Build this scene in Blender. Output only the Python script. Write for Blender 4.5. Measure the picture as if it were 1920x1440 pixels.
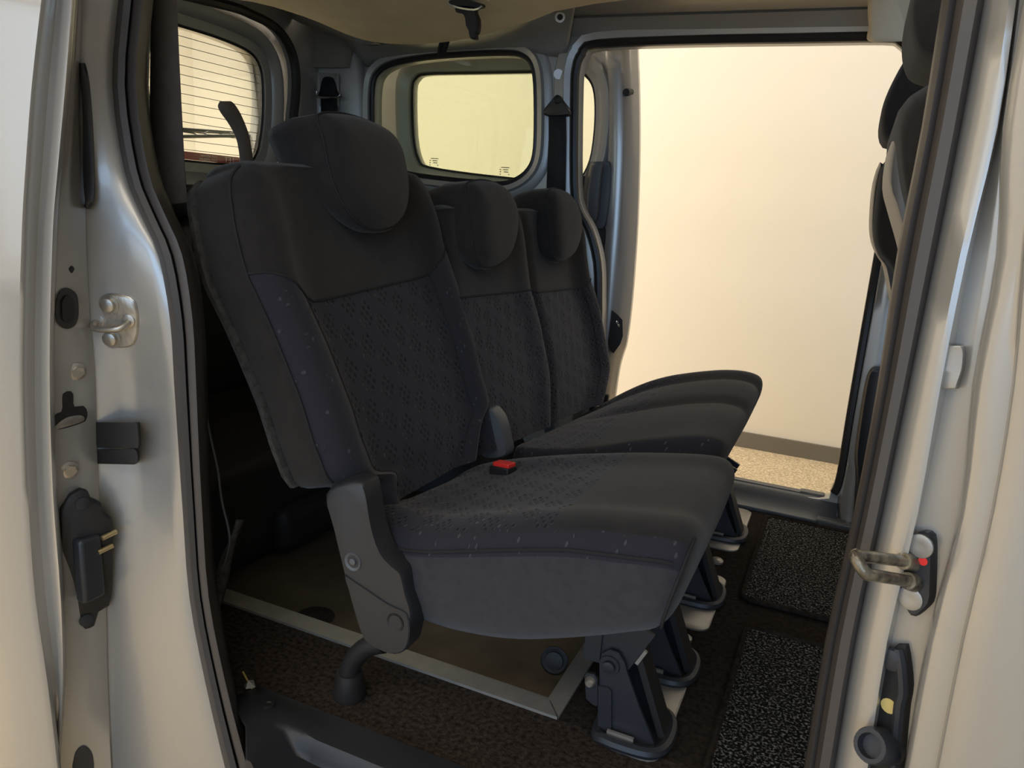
import bpy, bmesh, math, random
from mathutils import Vector, Matrix, geometry
random.seed(4)
for o in list(bpy.data.objects): bpy.data.objects.remove(o)
SC = bpy.context.scene
COL = SC.collection
V = Vector

# ---------------------------------------------------------------- camera
# X = towards the front of the van, Y = across the van (away from the viewer), Z = up; metres
PP = V((960, 720)); VX = V((-2350, 165)); VY = V((1610, 425)); EYE = V((0, 0, .92))
FOC = math.sqrt(-(VX-PP).dot(VY-PP))
def _cam(v): return V((v.x-PP.x, v.y-PP.y, FOC)).normalized()
AX = -_cam(VX); AY = _cam(VY); AZ = AX.cross(AY)
if AZ.y > 0: AZ = -AZ
AY = AZ.cross(AX) if AZ.cross(AX).dot(AY) > 0 else AX.cross(AZ)
ROT = Matrix((AX, AY, AZ))
cam = bpy.data.cameras.new('camera'); cam.lens = FOC/1920*36; cam.sensor_width = 36; cam.clip_start = .02
camo = bpy.data.objects.new('camera', cam); COL.objects.link(camo)
_r, _u, _b = ROT@V((1,0,0)), ROT@V((0,-1,0)), ROT@V((0,0,-1))
camo.matrix_world = Matrix(((_r.x,_u.x,_b.x,EYE.x),(_r.y,_u.y,_b.y,EYE.y),(_r.z,_u.z,_b.z,EYE.z),(0,0,0,1)))
SC.camera = camo

# ---------------------------------------------------------------- world, lights, exposure
SC.view_settings.view_transform = 'Standard'; SC.view_settings.look = 'None'
SC.view_settings.gamma = 1; SC.view_settings.use_curve_mapping = False
SC.view_settings.exposure = 0.0
w = bpy.data.worlds.new('hall'); SC.world = w; w.use_nodes = True
w.node_tree.nodes['Background'].inputs[0].default_value = (.96, .95, .96, 1)
w.node_tree.nodes['Background'].inputs[1].default_value = .22
def area(name, loc, size, power, col, rot):
    l = bpy.data.lights.new(name, 'AREA'); l.shape = 'RECTANGLE'; l.size, l.size_y = size; l.energy = power; l.color = col
    o = bpy.data.objects.new(name, l); COL.objects.link(o); o.location = loc; o.rotation_euler = rot
    return o
WARM = (1, .90, .76); COOL = (.42, .66, 1)
area('ceiling_lamp', (-.5, 3.9, 2.75), (6, .6), 41, WARM, (math.radians(14), 0, 0))
area('ceiling_lamp', (-3.2, 1.6, 2.75), (1.2, 3), 240, WARM, (0, 0, 0))
area('ceiling_lamp', (-.8, -1.5, 2.75), (5, .8), 46, WARM, (math.radians(12), 0, 0))
area('shop_window', (-3.6, -4.4, 1.4), (6, 2.6), 100, (.74, .86, 1), (math.radians(90), 0, math.radians(-36)))
area('shop_window', (1.2, -4.6, 1.5), (4, 2.4), 105, COOL, (math.radians(90), 0, math.radians(10)))

# ---------------------------------------------------------------- pixel -> place on a plane of the van
def ray(px, py): return ROT@V((px-PP.x, py-PP.y, FOC))
def at(px, py, ax, val):
    d = ray(px, py); return EYE + d*((val-EYE[ax])/d[ax])
def atp(px, py, p0, n):
    d = ray(px, py); return EYE + d*((V(p0)-EYE).dot(n)/d.dot(n))
def C(s, ax, val):
    return [at(*map(float, q.split(',')), ax, val) for q in s.split()]
def yz(px, py, ax, val): return at(px, py, ax, val)

# ---------------------------------------------------------------- materials
def mat(name, col, rough=.5, metal=0., coat=0., bump=0., bscale=300., var=0., vscale=6., sheen=0., spec=.5, var2=None):
    m = bpy.data.materials.new(name); m.use_nodes = True; nt = m.node_tree; b = nt.nodes['Principled BSDF']
    b.inputs['Base Color'].default_value = (*col, 1); b.inputs['Roughness'].default_value = rough
    b.inputs['Metallic'].default_value = metal; b.inputs['Coat Weight'].default_value = coat
    b.inputs['Coat Roughness'].default_value = .08; b.inputs['Sheen Weight'].default_value = sheen
    b.inputs['Specular IOR Level'].default_value = spec
    tc = nt.nodes.new('ShaderNodeTexCoord')
    if var or var2:
        n = nt.nodes.new('ShaderNodeTexNoise'); n.inputs['Scale'].default_value = vscale; n.inputs['Detail'].default_value = 6
        nt.links.new(tc.outputs['Object'], n.inputs['Vector'])
        r = nt.nodes.new('ShaderNodeValToRGB'); r.color_ramp.elements[0].position = .32; r.color_ramp.elements[1].position = .68
        c2 = var2 or tuple(min(1, c*(1+var)) for c in col); c1 = col if var2 else tuple(c*(1-var) for c in col)
        r.color_ramp.elements[0].color = (*c1, 1); r.color_ramp.elements[1].color = (*c2, 1)
        nt.links.new(n.outputs['Fac'], r.inputs['Fac']); nt.links.new(r.outputs['Color'], b.inputs['Base Color'])
    if bump:
        n = nt.nodes.new('ShaderNodeTexNoise'); n.inputs['Scale'].default_value = bscale; n.inputs['Detail'].default_value = 3
        nt.links.new(tc.outputs['Object'], n.inputs['Vector'])
        bp = nt.nodes.new('ShaderNodeBump'); bp.inputs['Strength'].default_value = bump; bp.inputs['Distance'].default_value = .002
        nt.links.new(n.outputs['Fac'], bp.inputs['Height']); nt.links.new(bp.outputs['Normal'], b.inputs['Normal'])
    return m
M = {}
M['paint'] = mat('silver_paint', (.41, .395, .37), .33, .5, .5, bump=.02, bscale=900)
M['paint_in'] = mat('silver_paint_matt', (.42, .415, .40), .42, .4, .2, bump=.05, bscale=250)
M['rubber'] = mat('black_rubber', (.022, .020, .019), .42, spec=.5)
M['rubber_brown'] = mat('grey_seal', (.055, .048, .045), .5)
M['plastic'] = mat('dark_plastic', (.019, .0205, .025), .45, bump=.15, bscale=700)
M['plastic_grey'] = mat('grey_plastic', (.085, .09, .10), .42, bump=.1, bscale=700)
M['black'] = mat('black_trim', (.012, .011, .011), .6, bump=.2, bscale=500)
M['fabric'] = mat('black_fabric', (.020, .018, .017), .95, bump=.35, bscale=1400, var=.15, vscale=40, sheen=.15, spec=.2)
M['fabric_side'] = mat('grey_side_fabric', (.036, .035, .042), .95, bump=.5, bscale=1100, var=.14, vscale=60, sheen=.2, spec=.2)
M['trim'] = mat('grey_tan_trim', (.26, .235, .19), .8, bump=.2, bscale=500)
M['felt'] = mat('grey_felt', (.075, .072, .066), 1, bump=.8, bscale=600, var=.3, vscale=90, spec=.1)
M['thread'] = mat('black_thread', (.012, .012, .014), .9)
M['head'] = mat('tan_headliner', (.70, .63, .49), .95, bump=.2, bscale=500, var=.05, vscale=9, spec=.1)
M['alu'] = mat('aluminium', (.60, .58, .53), .38, .75, bump=.05, bscale=400, var=.08, vscale=25)
M['plate'] = mat('galvanised_plate', (.36, .345, .32), .42, .6, var=.1, vscale=14)
M['steel'] = mat('zinc_steel', (.52, .48, .42), .38, .85, bump=.2, bscale=160, var=.25, vscale=30)
M['dirty'] = mat('greasy_steel', (.045, .040, .034), .35, .6, bump=.3, bscale=200, var2=(.36, .31, .22), vscale=75)
M['bracket'] = mat('painted_bracket', (.030, .033, .040), .42, .25, bump=.1, bscale=200)
M['chrome'] = mat('bright_wire', (.75, .74, .72), .18, 1)
M['red'] = mat('red_plastic', (.75, .035, .03), .35)
M['sticker'] = mat('red_film', (.36, .075, .085), .6)
M['white'] = mat('white_print', (.75, .6, .58), .6)
M['grey_print'] = mat('grey_print', (.32, .33, .27), .6)
M['webbing'] = mat('grey_webbing', (.115, .104, .102), .7, bump=.5, bscale=900, var=.1, vscale=50)
M['webbing_black'] = mat('black_webbing', (.014, .014, .016), .75, bump=.5, bscale=900)
M['carpet'] = mat('needle_carpet', (.014, .011, .010), 1, bump=1, bscale=260, var2=(.058, .045, .036), vscale=110, spec=.05)
M['carpet_dark'] = mat('dark_carpet', (.014, .012, .011), 1, bump=1, bscale=240, var2=(.035, .028, .023), vscale=90, spec=.05)
M['plywood'] = mat('brown_floor_board', (.075, .06, .042), .55, bump=.1, bscale=120, var2=(.115, .092, .064), vscale=16)
M['mat'] = mat('loop_mat', (.008, .008, .008), 1, bump=1, bscale=300, spec=.05, var2=(.30, .30, .29), vscale=190)
r_ = M['mat'].node_tree.nodes
for n in r_:
    if n.type == 'VALTORGB': n.color_ramp.elements[0].position = .50; n.color_ramp.elements[1].position = .72
M['wall'] = mat('cream_wall', (.78, .735, .65), .9, bump=.03, bscale=120, spec=.2)
M['ceil'] = mat('white_ceiling', (.8, .77, .7), .9)
M['floor'] = mat('speckled_carpet', (.36, .29, .19), 1, bump=.5, bscale=200, var2=(.78, .66, .47), vscale=95, spec=.1)
M['skirt'] = mat('grey_baseboard', (.16, .145, .12), .6)
M['yellow'] = mat('yellow_mark', (.62, .47, .16), .6)
M['brass'] = mat('brass_pin', (.75, .60, .33), .3, .9)
def glass(name, tint):
    m = bpy.data.materials.new(name); m.use_nodes = True; nt = m.node_tree; nt.nodes.clear()
    out = nt.nodes.new('ShaderNodeOutputMaterial'); mx = nt.nodes.new('ShaderNodeMixShader')
    t = nt.nodes.new('ShaderNodeBsdfTransparent'); g = nt.nodes.new('ShaderNodeBsdfGlossy'); f = nt.nodes.new('ShaderNodeFresnel')
    t.inputs[0].default_value = (*tint, 1); g.inputs['Roughness'].default_value = .02; f.inputs[0].default_value = 1.35
    nt.links.new(f.outputs[0], mx.inputs[0]); nt.links.new(t.outputs[0], mx.inputs[1]); nt.links.new(g.outputs[0], mx.inputs[2])
    nt.links.new(mx.outputs[0], out.inputs[0]); return m
M['glass'] = glass('tinted_glass', (.87, .89, .83))
M['glass_clear'] = glass('clear_glass', (.97, .985, .95))
# navy seat fabric: rows of small pressed dots in diagonal clusters, laid out in the cloth's own UV (metres)
def dotted(name, base, dot, raised, ds=82, cs=19, ct=.44, dt=.33):
    m = mat(name, base, .95, sheen=.15, spec=.2); nt = m.node_tree; b = nt.nodes['Principled BSDF']; L = nt.links
    uv = nt.nodes.new('ShaderNodeUVMap'); uv.uv_map = 'cloth'
    def vor(scale, rot):
        mp = nt.nodes.new('ShaderNodeMapping'); mp.inputs['Rotation'].default_value = (0, 0, rot); mp.inputs['Scale'].default_value = (scale, scale*.8, 1)
        v = nt.nodes.new('ShaderNodeTexVoronoi'); v.voronoi_dimensions = '2D'; v.inputs['Scale'].default_value = 1; v.inputs['Randomness'].default_value = 0
        L.new(uv.outputs[0], mp.inputs[0]); L.new(mp.outputs[0], v.inputs['Vector']); return v.outputs['Distance']
    def less(o, t):
        k = nt.nodes.new('ShaderNodeMapRange'); k.inputs[1].default_value = t; k.inputs[2].default_value = t*.7; L.new(o, k.inputs[0]); return k.outputs[0]
    d = less(vor(ds, .78), dt); c = less(vor(cs, .4), ct)
    mu = nt.nodes.new('ShaderNodeMath'); mu.operation = 'MULTIPLY'; L.new(d, mu.inputs[0]); L.new(c, mu.inputs[1])
    mx = nt.nodes.new('ShaderNodeMix'); mx.data_type = 'RGBA'; mx.inputs[6].default_value = (*base, 1); mx.inputs[7].default_value = (*dot, 1)
    L.new(mu.outputs[0], mx.inputs[0]); L.new(mx.outputs[2], b.inputs['Base Color'])
    bp = nt.nodes.new('ShaderNodeBump'); bp.inputs['Strength'].default_value = .9; bp.inputs['Distance'].default_value = .004; bp.invert = not raised
    L.new(mu.outputs[0], bp.inputs['Height']); L.new(bp.outputs[0], b.inputs['Normal'])
    return m
M['navy'] = dotted('navy_dotted_fabric', (.022, .021, .029), (.008, .008, .011), False)
M['navy_bolster'] = dotted('navy_bolster_fabric', (.022, .0215, .029), (.050, .050, .060), True, 70, 22, .26, .24)

# ---------------------------------------------------------------- building helpers
BASE = {}
def thing(name, label, cat, loc=(0,0,0), group=None):
    o = bpy.data.objects.new(name, None); o.empty_display_size = .05; COL.objects.link(o); o.location = loc; BASE[o.name] = V(loc)
    o['label'] = label; o['category'] = cat
    if group: o['group'] = group
    return o
def link(me, name, m, parent, sharp=40):
    if m is not None:
        for k in (m if isinstance(m, list) else [m]): me.materials.append(M[k])
    o = bpy.data.objects.new(name, me); COL.objects.link(o)
    for p in me.polygons: p.use_smooth = True
    me.set_sharp_from_angle(angle=math.radians(sharp))
    if parent:
        b = BASE.get(parent.name, V((0,0,0)))
        me.transform(Matrix.Translation(-b)); o.parent = parent; BASE[o.name] = b
    return o
def mesh(name, vs, fs, m, parent=None, sharp=40, uv=None, mi=None, fix=True):
    me = bpy.data.meshes.new(name); me.from_pydata([tuple(v) for v in vs], [], fs); me.update()
    if uv:
        l = me.uv_layers.new(name='cloth')
        for lp in me.loops: l.data[lp.index].uv = uv[lp.vertex_index]
    if mi:
        for p, k in zip(me.polygons, mi): p.material_index = k
    if fix:
        bm = bmesh.new(); bm.from_mesh(me); bmesh.ops.recalc_face_normals(bm, faces=bm.faces); bm.to_mesh(me); bm.free()
    return link(me, name, m, parent, sharp)
def join(parts):                       # several (verts, faces) into one
    vs, fs = [], []
    for v, f in parts:
        k = len(vs); vs += list(v); fs += [tuple(i+k for i in q) for q in f]
    return vs, fs
def g_loft(rings, caps=True, loop=False):
    n = len(rings[0]); vs = [p for r in rings for p in r]; fs = []
    R = len(rings)
    for i in range(R if loop else R-1):
        a, b = i*n, ((i+1) % R)*n
        for j in range(n): fs.append((a+j, a+(j+1) % n, b+(j+1) % n, b+j))
    if caps and not loop: fs.append(tuple(range(n))[::-1]); fs.append(tuple((R-1)*n+j for j in range(n)))
    return vs, fs
def g_tube(path, r, n=8, closed=False, flat=None):
    path = [V(p) for p in path]; rings = []; N = len(path); up = None
    for i, p in enumerate(path):
        a = path[(i-1) % N] if closed or i > 0 else p; b = path[(i+1) % N] if closed or i < N-1 else p
        t = (b-a).normalized()
        if up is None: up = t.orthogonal().normalized() if flat is None else V(flat)
        up = (up - t*up.dot(t)).normalized(); s = t.cross(up)
        rr = r[i] if isinstance(r, list) else r
        rings.append([p + up*(rr*math.cos(2*math.pi*k/n)) + s*(rr*math.sin(2*math.pi*k/n)) for k in range(n)])
    return g_loft(rings, not closed, closed)
def tube(name, path, r, m, parent=None, n=8, closed=False, sm=0):
    if sm: path = spline(path, sm, closed)
    return mesh(name, *g_tube(path, r, n, closed), m, parent)
def spline(pts, k=6, closed=False):
    pts = [V(p) for p in pts]; N = len(pts); out = []
    for i in range(N if closed else N-1):
        p0 = pts[(i-1) % N] if closed or i else pts[0]; p1 = pts[i]; p2 = pts[(i+1) % N]
        p3 = pts[(i+2) % N] if closed or i+2 < N else pts[-1]
        for q in range(k):
            t = q/k; out.append(.5*((2*p1)+(p2-p0)*t+(2*p0-5*p1+4*p2-p3)*t*t+(3*p1-p0-3*p2+p3)*t**3))
    if not closed: out.append(pts[-1])
    return out
def resample(pts, n, closed=True):
    pts = [V(p) for p in pts]; q = pts+[pts[0]] if closed else pts
    L = [0]
    for a, b in zip(q, q[1:]): L.append(L[-1]+(b-a).length)
    out = []; j = 0
    for i in range(n):
        t = L[-1]*i/(n if closed else n-1)
        while j < len(L)-2 and L[j+1] < t: j += 1
        f = (t-L[j])/max(1e-9, L[j+1]-L[j]); out.append(q[j].lerp(q[j+1], min(1, f)))
    return out
def sheet(name, rows, m, parent=None, th=.006, sm=0, sharp=50):
    if sm: rows = [spline(r, sm) for r in rows]
    n = len(rows[0]); R = len(rows); vs = [p for r in rows for p in r]
    fs = [(i*n+j, i*n+j+1, (i+1)*n+j+1, (i+1)*n+j) for i in range(R-1) for j in range(n-1)]
    o = mesh(name, vs, fs, m, parent, sharp)
    md = o.modifiers.new('thickness', 'SOLIDIFY'); md.thickness = th; md.offset = 0
    return o
def colsheet(name, ys, cols, m, parent=None, th=.006, smooth=3, sharp=60, ax=1):
    """rows of picture heights; every column gives its pixel x for those rows and the depth it lies at"""
    if ys[0] == -30:            # carry full-height sheets on past the frame, up to the roof and down to the sill
        def ext(v, k0, k1, y): return v[k0]+(v[k0]-v[k1])/(ys[k0]-ys[k1])*(y-ys[k0])
        cols = [([ext(c[0], 0, 2, -330)]+list(c[0])+[ext(c[0], -1, -3, 1780)],
                 [c[1][0]]+list(c[1])+[c[1][-1]] if isinstance(c[1], (list, tuple)) else c[1]) for c in cols]
        ys = [-330]+list(ys)+[1780]
    SURF[name] = (ys, cols); rows = []
    for i, y in enumerate(ys):
        rows.append([at(c[0][i], y, ax, c[1][i] if isinstance(c[1], (list, tuple)) else c[1]) for c in cols])
    if smooth:
        cr = [spline([r[j] for r in rows], smooth) for j in range(len(cols))]
        rows = [list(q) for q in zip(*cr)]
    return sheet(name, rows, m, parent, th, 0, sharp)
SURF = {}
def surf(name, px, py):
    """point and outward normal of a sheet built by colsheet, under a pixel"""
    ys, cols = SURF[name]
    def dep(px, py):
        i = max([k for k in range(len(ys)-1) if ys[k] <= py] or [0]); f = (py-ys[i])/(ys[i+1]-ys[i])
        q = [(c[0][i]*(1-f)+c[0][i+1]*f, (c[1][i]*(1-f)+c[1][i+1]*f) if isinstance(c[1], (list, tuple)) else c[1]) for c in cols]
        return lerpx(q, px)
    p = at(px, py, 1, dep(px, py)); a = at(px+5, py, 1, dep(px+5, py))-p; b = at(px, py+8, 1, dep(px, py+8))-p
    n = a.cross(b).normalized()
    if n.dot(EYE-p) < 0: n = -n
    return p, n
def lerpx(tab, x):
    tab = sorted(tab)
    if x <= tab[0][0]: return tab[0][1]
    for (a, p), (b, q) in zip(tab, tab[1:]):
        if x <= b: return p+(q-p)*(x-a)/max(1e-9, b-a)
    return tab[-1][1]
def g_box(c, s, rot=None):
    c = V(c); h = V(s)*.5
    vs = [V((x*h.x, y*h.y, z*h.z)) for x in (-1,1) for y in (-1,1) for z in (-1,1)]
    if rot is not None: vs = [rot@v for v in vs]
    return [c+v for v in vs], [(0,1,3,2),(4,6,7,5),(0,4,5,1),(2,3,7,6),(0,2,6,4),(1,5,7,3)]
def box(name, c, s, m, parent=None, bev=0, rot=None, seg=2):
    o = mesh(name, *g_box(c, s, rot), m, parent)
    if bev:
        md = o.modifiers.new('edge', 'BEVEL'); md.width = bev; md.segments = seg; md.limit_method = 'NONE'
        for p in o.data.polygons: p.use_smooth = True
    return o
def g_cyl(a, b, r, n=16, r2=None):
    a, b = V(a), V(b); t = (b-a).normalized(); u = t.orthogonal().normalized(); s = t.cross(u)
    return g_loft([[p+u*(q*math.cos(2*math.pi*k/n))+s*(q*math.sin(2*math.pi*k/n)) for k in range(n)] for p, q in ((a, r), (b, r if r2 is None else r2))])
def cyl(name, a, b, r, m, parent=None, n=16, r2=None): return mesh(name, *g_cyl(a, b, r, n, r2), m, parent)
def lathe(name, a, axis, prof, m, parent=None, n=20):
    a = V(a); t = V(axis).normalized(); u = t.orthogonal().normalized(); s = t.cross(u)
    return mesh(name, *g_loft([[a+t*h+u*(r*math.cos(2*math.pi*k/n))+s*(r*math.sin(2*math.pi*k/n)) for k in range(n)] for h, r in prof]), m, parent)
def plate(name, outer, holes, N, th, m, parent=None, bev=.002):
    """flat slab from 3-D contours lying in one plane, with holes; N = the way it grows thick"""
    N = V(N).normalized(); O = V(outer[0]); U = N.orthogonal().normalized(); W = N.cross(U)
    cu = bpy.data.curves.new(name, 'CURVE'); cu.dimensions = '2D'; cu.fill_mode = 'BOTH'; cu.extrude = th/2; cu.bevel_depth = bev; cu.bevel_resolution = 1; cu.offset = -bev
    for cont in [outer]+list(holes):
        s = cu.splines.new('POLY'); s.points.add(len(cont)-1); s.use_cyclic_u = True
        for p, q in zip(s.points, cont):
            d = V(q)-O; p.co = (d.dot(U), d.dot(W), 0, 1)
    t = bpy.data.objects.new('t', cu); COL.objects.link(t)
    me = bpy.data.meshes.new_from_object(t.evaluated_get(bpy.context.evaluated_depsgraph_get()))
    bpy.data.objects.remove(t); me.name = name; me.materials.clear()
    X = Matrix(((U.x, W.x, N.x, 0),(U.y, W.y, N.y, 0),(U.z, W.z, N.z, 0),(0,0,0,1)))
    me.transform(Matrix.Translation(O+N*(th/2))@X)
    return link(me, name, m, parent, 30)
def offset(cont, d, nrm):
    """move a closed contour outwards in its own plane"""
    n = len(cont); nrm = V(nrm); c = sum((V(p) for p in cont), V())/n; out = []
    for i in range(n):
        t = (cont[(i+1) % n]-cont[i-1]).normalized(); o = t.cross(nrm); out.append((cont[i], o))
    s = 1 if sum(o.dot(p-c) for p, o in out) > 0 else -1
    return [p+o*(s*d) for p, o in out]
def ringframe(name, cont, steps, nrm, m, parent=None):
    nrm = V(nrm); rings = [[p+nrm*h for p in offset(cont, d, nrm)] for d, h in steps]
    return mesh(name, *g_loft(rings, False, True), m, parent, 50)
def struct(o, k='structure'): o['kind'] = k; return o

# ================================================================ the showroom round the van
FZ = -.50
struct(box('floor', (-.5, 0, FZ-.05), (14, 16, .1), 'floor'))
struct(box('wall_back', (-.5, 4.95, 1.2), (14, .2, 3.6), 'wall'))
struct(box('baseboard_back', (-.5, 4.84, FZ+.05), (13.6, .02, .10), 'skirt'))
struct(box('wall_left', (-5.2, 0, 1.2), (.2, 10.2, 3.6), 'wall'))
struct(box('ceiling', (-.5, 0, 3.05), (14, 16, .1), 'ceil'))

# ================================================================ the van
van = thing('van_body', 'silver grey van body with both side openings, pillars and cabin floor around the seats', 'van', (-.9, 1.68, FZ))
FS = 2.50                                        # inner face of the far side
OPEN = spline(C('1122,860 1128,640 1129,560 1127,490 1112,430 1092,392 1084,345 1085,180 1088,130 1098,105 1122,90 1300,83 1500,80 1655,78 1683,84 1697,102 1699,130 1672,300 1640,480 1612,640 1588,780 1571,885 1558,920 1535,935 1365,905 1220,878', 1, FS), 3, True)
WIN = spline(C('703,165 713,138 742,122 800,112 880,106 955,104 982,110 996,126 1002,160 1003,240 1000,290 990,315 970,332 940,341 890,337 830,331 770,323 728,312 708,292 702,230', 1, FS), 3, True)
plate('side_wall', [V((-2.02, FS, -.02)), V((.30, FS, -.02)), V((.30, FS, 1.50)), V((-2.02, FS, 1.50))], [OPEN, WIN], (0, 1, 0), .05, 'paint_in', van)
ringframe('window_frame', WIN, [(.012, 0), (.016, .02), (.034, .026), (.040, .012), (.062, .010), (.070, 0)], (0, -1, 0), 'paint_in', van)
tube('window_seal', [p+V((0,-.004,0)) for p in offset(WIN, .007, (0,-1,0))], .010, 'rubber', van, 8, True)
plate('quarter_window', offset(WIN, .004, (0,-1,0)), [], (0, 1, 0), .004, 'glass', van, 0).location.y += .02
def openline(d, h):        # the opening's outline without its sill
    return [p+V((0,-h,0)) for p, q in zip(offset(OPEN, d, (0,-1,0)), OPEN) if q.z > .085]
sheet('opening_frame', [openline(d, h) for d, h in ((.018, 0), (.022, .028), (.040, .034), (.048, .018), (.080, .014), (.088, 0))], 'paint_in', van, .003)
mesh('weatherstrip', *g_tube(openline(.010, .01), .014, 8), 'rubber', van)
# roof rail over the far opening: rolls from the seal up and inwards to the headliner
xs = [1040, 1070, 1110, 1200, 1300, 1400, 1500, 1580, 1650, 1720]
def band(fr, Y): return [at(x, fr(i), 1, Y) for i, x in enumerate(xs)]
rows = []
for base, Y in ((72, 2.495), (63, 2.475), (48, 2.455), (36, 2.44), (31, 2.452), (27, 2.432), (12, 2.40), (-6, 2.34), (-40, 2.20)):
    rows.append([at(x, base - (x-1040)*(.016 if base > 60 else .030 if base > 20 else .045), 1, Y) for x in xs])
sheet('roof_rail', rows, 'paint_in', van, .008)
# the rail over the quarter window and the rear corner
rows = [C('690,128 740,112 800,103 880,97 960,95 1010,102 1062,108', 1, 2.495), C('676,110 740,98 800,92 880,87 960,82 1022,84 1066,84', 1, 2.47),
        C('660,92 735,84 800,82 880,74 960,60 1035,46 1072,50', 1, 2.42), C('640,60 730,62 800,60 880,52 960,38 1045,14 1078,16', 1, 2.33), C('600,10 730,30 800,30 880,25 960,10 1050,-20 1082,-18', 1, 2.22)]
sheet('window_rail', [spline(r, 4) for r in rows], 'paint_in', van, .008)
# corner pillar between tailgate and quarter window
colsheet('corner_pillar', [60, 110, 150, 200, 260, 330, 420],
    [([536, 549, 556, 556, 553, 548, 542], [2.30]*7), ([548, 562, 570, 570, 567, 562, 556], [2.36]*7), ([562, 576, 584, 584, 581, 576, 570], [2.41]*7),
     ([590, 596, 602, 602, 600, 596, 590], [2.44]*7), ([630, 636, 642, 642, 640, 636, 630], [2.455]*7), ([655, 664, 668, 668, 668, 666, 660], [2.465]*7), ([672, 684, 690, 694, 694, 694, 690], [2.497]*7)], 'paint_in', van)
colsheet('corner_trim', [18, 60, 90, 118, 127],
    [([500, 530, 541, 548, 550], 2.30), ([520, 546, 556, 563, 565], 2.36), ([545, 575, 588, 592, 592], 2.415), ([590, 620, 630, 636, 636], 2.435), ([640, 668, 662, 656, 655], 2.45)], 'trim', van, .004)
colsheet('roof_bow', [-8, 15, 40, 66, 84],
    [([505, 520, 560, 620, 665], [2.2, 2.25, 2.3, 2.36, 2.43]), ([530, 545, 590, 645, 690], [2.17, 2.22, 2.27, 2.33, 2.40]), ([575, 590, 625, 680, 715], [2.15, 2.2, 2.25, 2.31, 2.38]), ([600, 615, 650, 690, 725], [2.2, 2.25, 2.3, 2.36, 2.42])], 'paint_in', van)
# headliner: a padded board with a turned-down rim
edge = spline(C('585,-40 590,-5 604,25 640,52 690,70 740,77 800,77 860,71 910,61 960,46 1000,33 1040,17', 1, 2.2), 3) + [at(1120, 2, 1, 2.22), at(1250, -14, 1, 2.24), at(1400, -20, 1, 2.24), at(1640, -30, 1, 2.24)]
e2 = [p+V((0, -.02, -.006)) for p in edge]
rows = [[p+V((0, .015, .03)) for p in edge], edge, e2, [V((p.x, 2.05, p.z+.005)) for p in e2], [V((p.x, 1.75, 1.435)) for p in e2], [V((p.x, 1.3, 1.45)) for p in e2], [V((p.x, .95, 1.42)) for p in e2]]
sheet('headliner', rows, 'head', van, .012)
plate('roof_panel', [V((-2.05, .82, 1.60)), V((.9, .82, 1.60)), V((.9, 2.56, 1.60)), V((-2.05, 2.56, 1.60))], [], (0, 0, 1), .02, 'paint', van)
# upper trim beside the front seat (end of the header)
o = colsheet('pillar_trim', [-40, 0, 30, 50, 72, 76], [([1630]*3+[1632, 1628, 1640], 2.30), ([1640]*4+[1640, 1650], 2.27), ([1680, 1682, 1690, 1695, 1700, 1700], 2.25), ([1720, 1722, 1724, 1726, 1728, 1728], 2.30), ([1790]*6, 2.42)], 'head', van, .008)
# bolt hole
cyl('grommet', at(1050, 32, 1, 2.385), at(1050, 32, 1, 2.352), .016, 'paint', van); cyl('bolt_hole', at(1050, 32, 1, 2.355), at(1050, 32, 1, 2.348), .009, 'black', van)
cyl('trim_plug', at(1047, 139, 1, 2.50), at(1047, 139, 1, 2.478), .016, 'paint', van)

# floor: carpet boards round a lower bare board behind the frame
box('carpet', (-.42, 1.035, -.012), (1.96, .25, .024), 'carpet', van)
box('carpet', (.09, 1.83, -.012), (.92, 1.34, .024), 'carpet_dark', van)
box('floor_board', (-1.2, 1.84, -.055), (1.70, 1.36, .02), 'plywood', van)
plate('floor_pan', [V((-2.02, .90, -.14)), V((.9, .90, -.14)), V((.9, 2.53, -.14)), V((-2.02, 2.53, -.14))], [], (0, 0, 1), .06, 'black', van)
# sills
rows = []
for dy, z in ((2.43, .0), (2.434, .010), (2.465, .020), (2.485, .040), (2.498, .056), (2.512, .060), (2.515, .052), (2.522, .052), (2.525, .061), (2.55, .061), (2.56, .04), (2.56, -.05)):
    rows.append([V((x, dy, z)) for x in (-1.0, -.6, -.3, 0, .075)])
sheet('sill_cover', rows, 'plastic_grey', van, .005)
box('sill_end', (.16, 2.455, .008), (.28, .06, .024), 'plastic_grey', van, .006)
box('sill_notch', (-.005, 2.535, .062), (.08, .04, .014), 'plastic_grey', van, .007)
# rear: tailgate surround, wheel arch
MY = 1.68
def mirror(half): return half + [V((p.x, 2*MY-p.y, p.z)) for p in reversed(half)]
GATE = mirror(spline(C('300,-20 430,12 466,26 503,44 528,67 545,100 552,136 552,176 548,215 540,300 520,420 500,640 480,800', 0, -1.93), 3))
plate('rear_frame', [V((-1.93, .88, -.05)), V((-1.93, 2.5, -.05)), V((-1.93, 2.5, 1.58)), V((-1.93, .88, 1.58))], [GATE], (-1, 0, 0), .03, 'paint_in', van)
tube('tailgate_seal', [p+V((.006,0,0)) for p in GATE], .016, 'rubber', van, 8, True)
lathe('floor_anchor', V((-1.014, 1.273, -.046)), (0,0,1), [(0, .045), (.003, .046), (.004, .03), (.006, .016), (.010, .014), (.012, .004)], 'black', van)
o = mesh('wheel_arch', *g_loft([[V((x, y, -.045)) , V((x, y+.02, -.045+h*.75)), V((x, y+.06, -.045+h)), V((x, 2.5, -.045+h+.02)), V((x, 2.5, -.045))] for x, h, y in ((-1.9,.06,2.2),(-1.75,.22,2.1),(-1.55,.3,2.06),(-1.3,.3,2.06),(-1.1,.22,2.1),(-1.0,.05,2.2))]), 'black', van)

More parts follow.
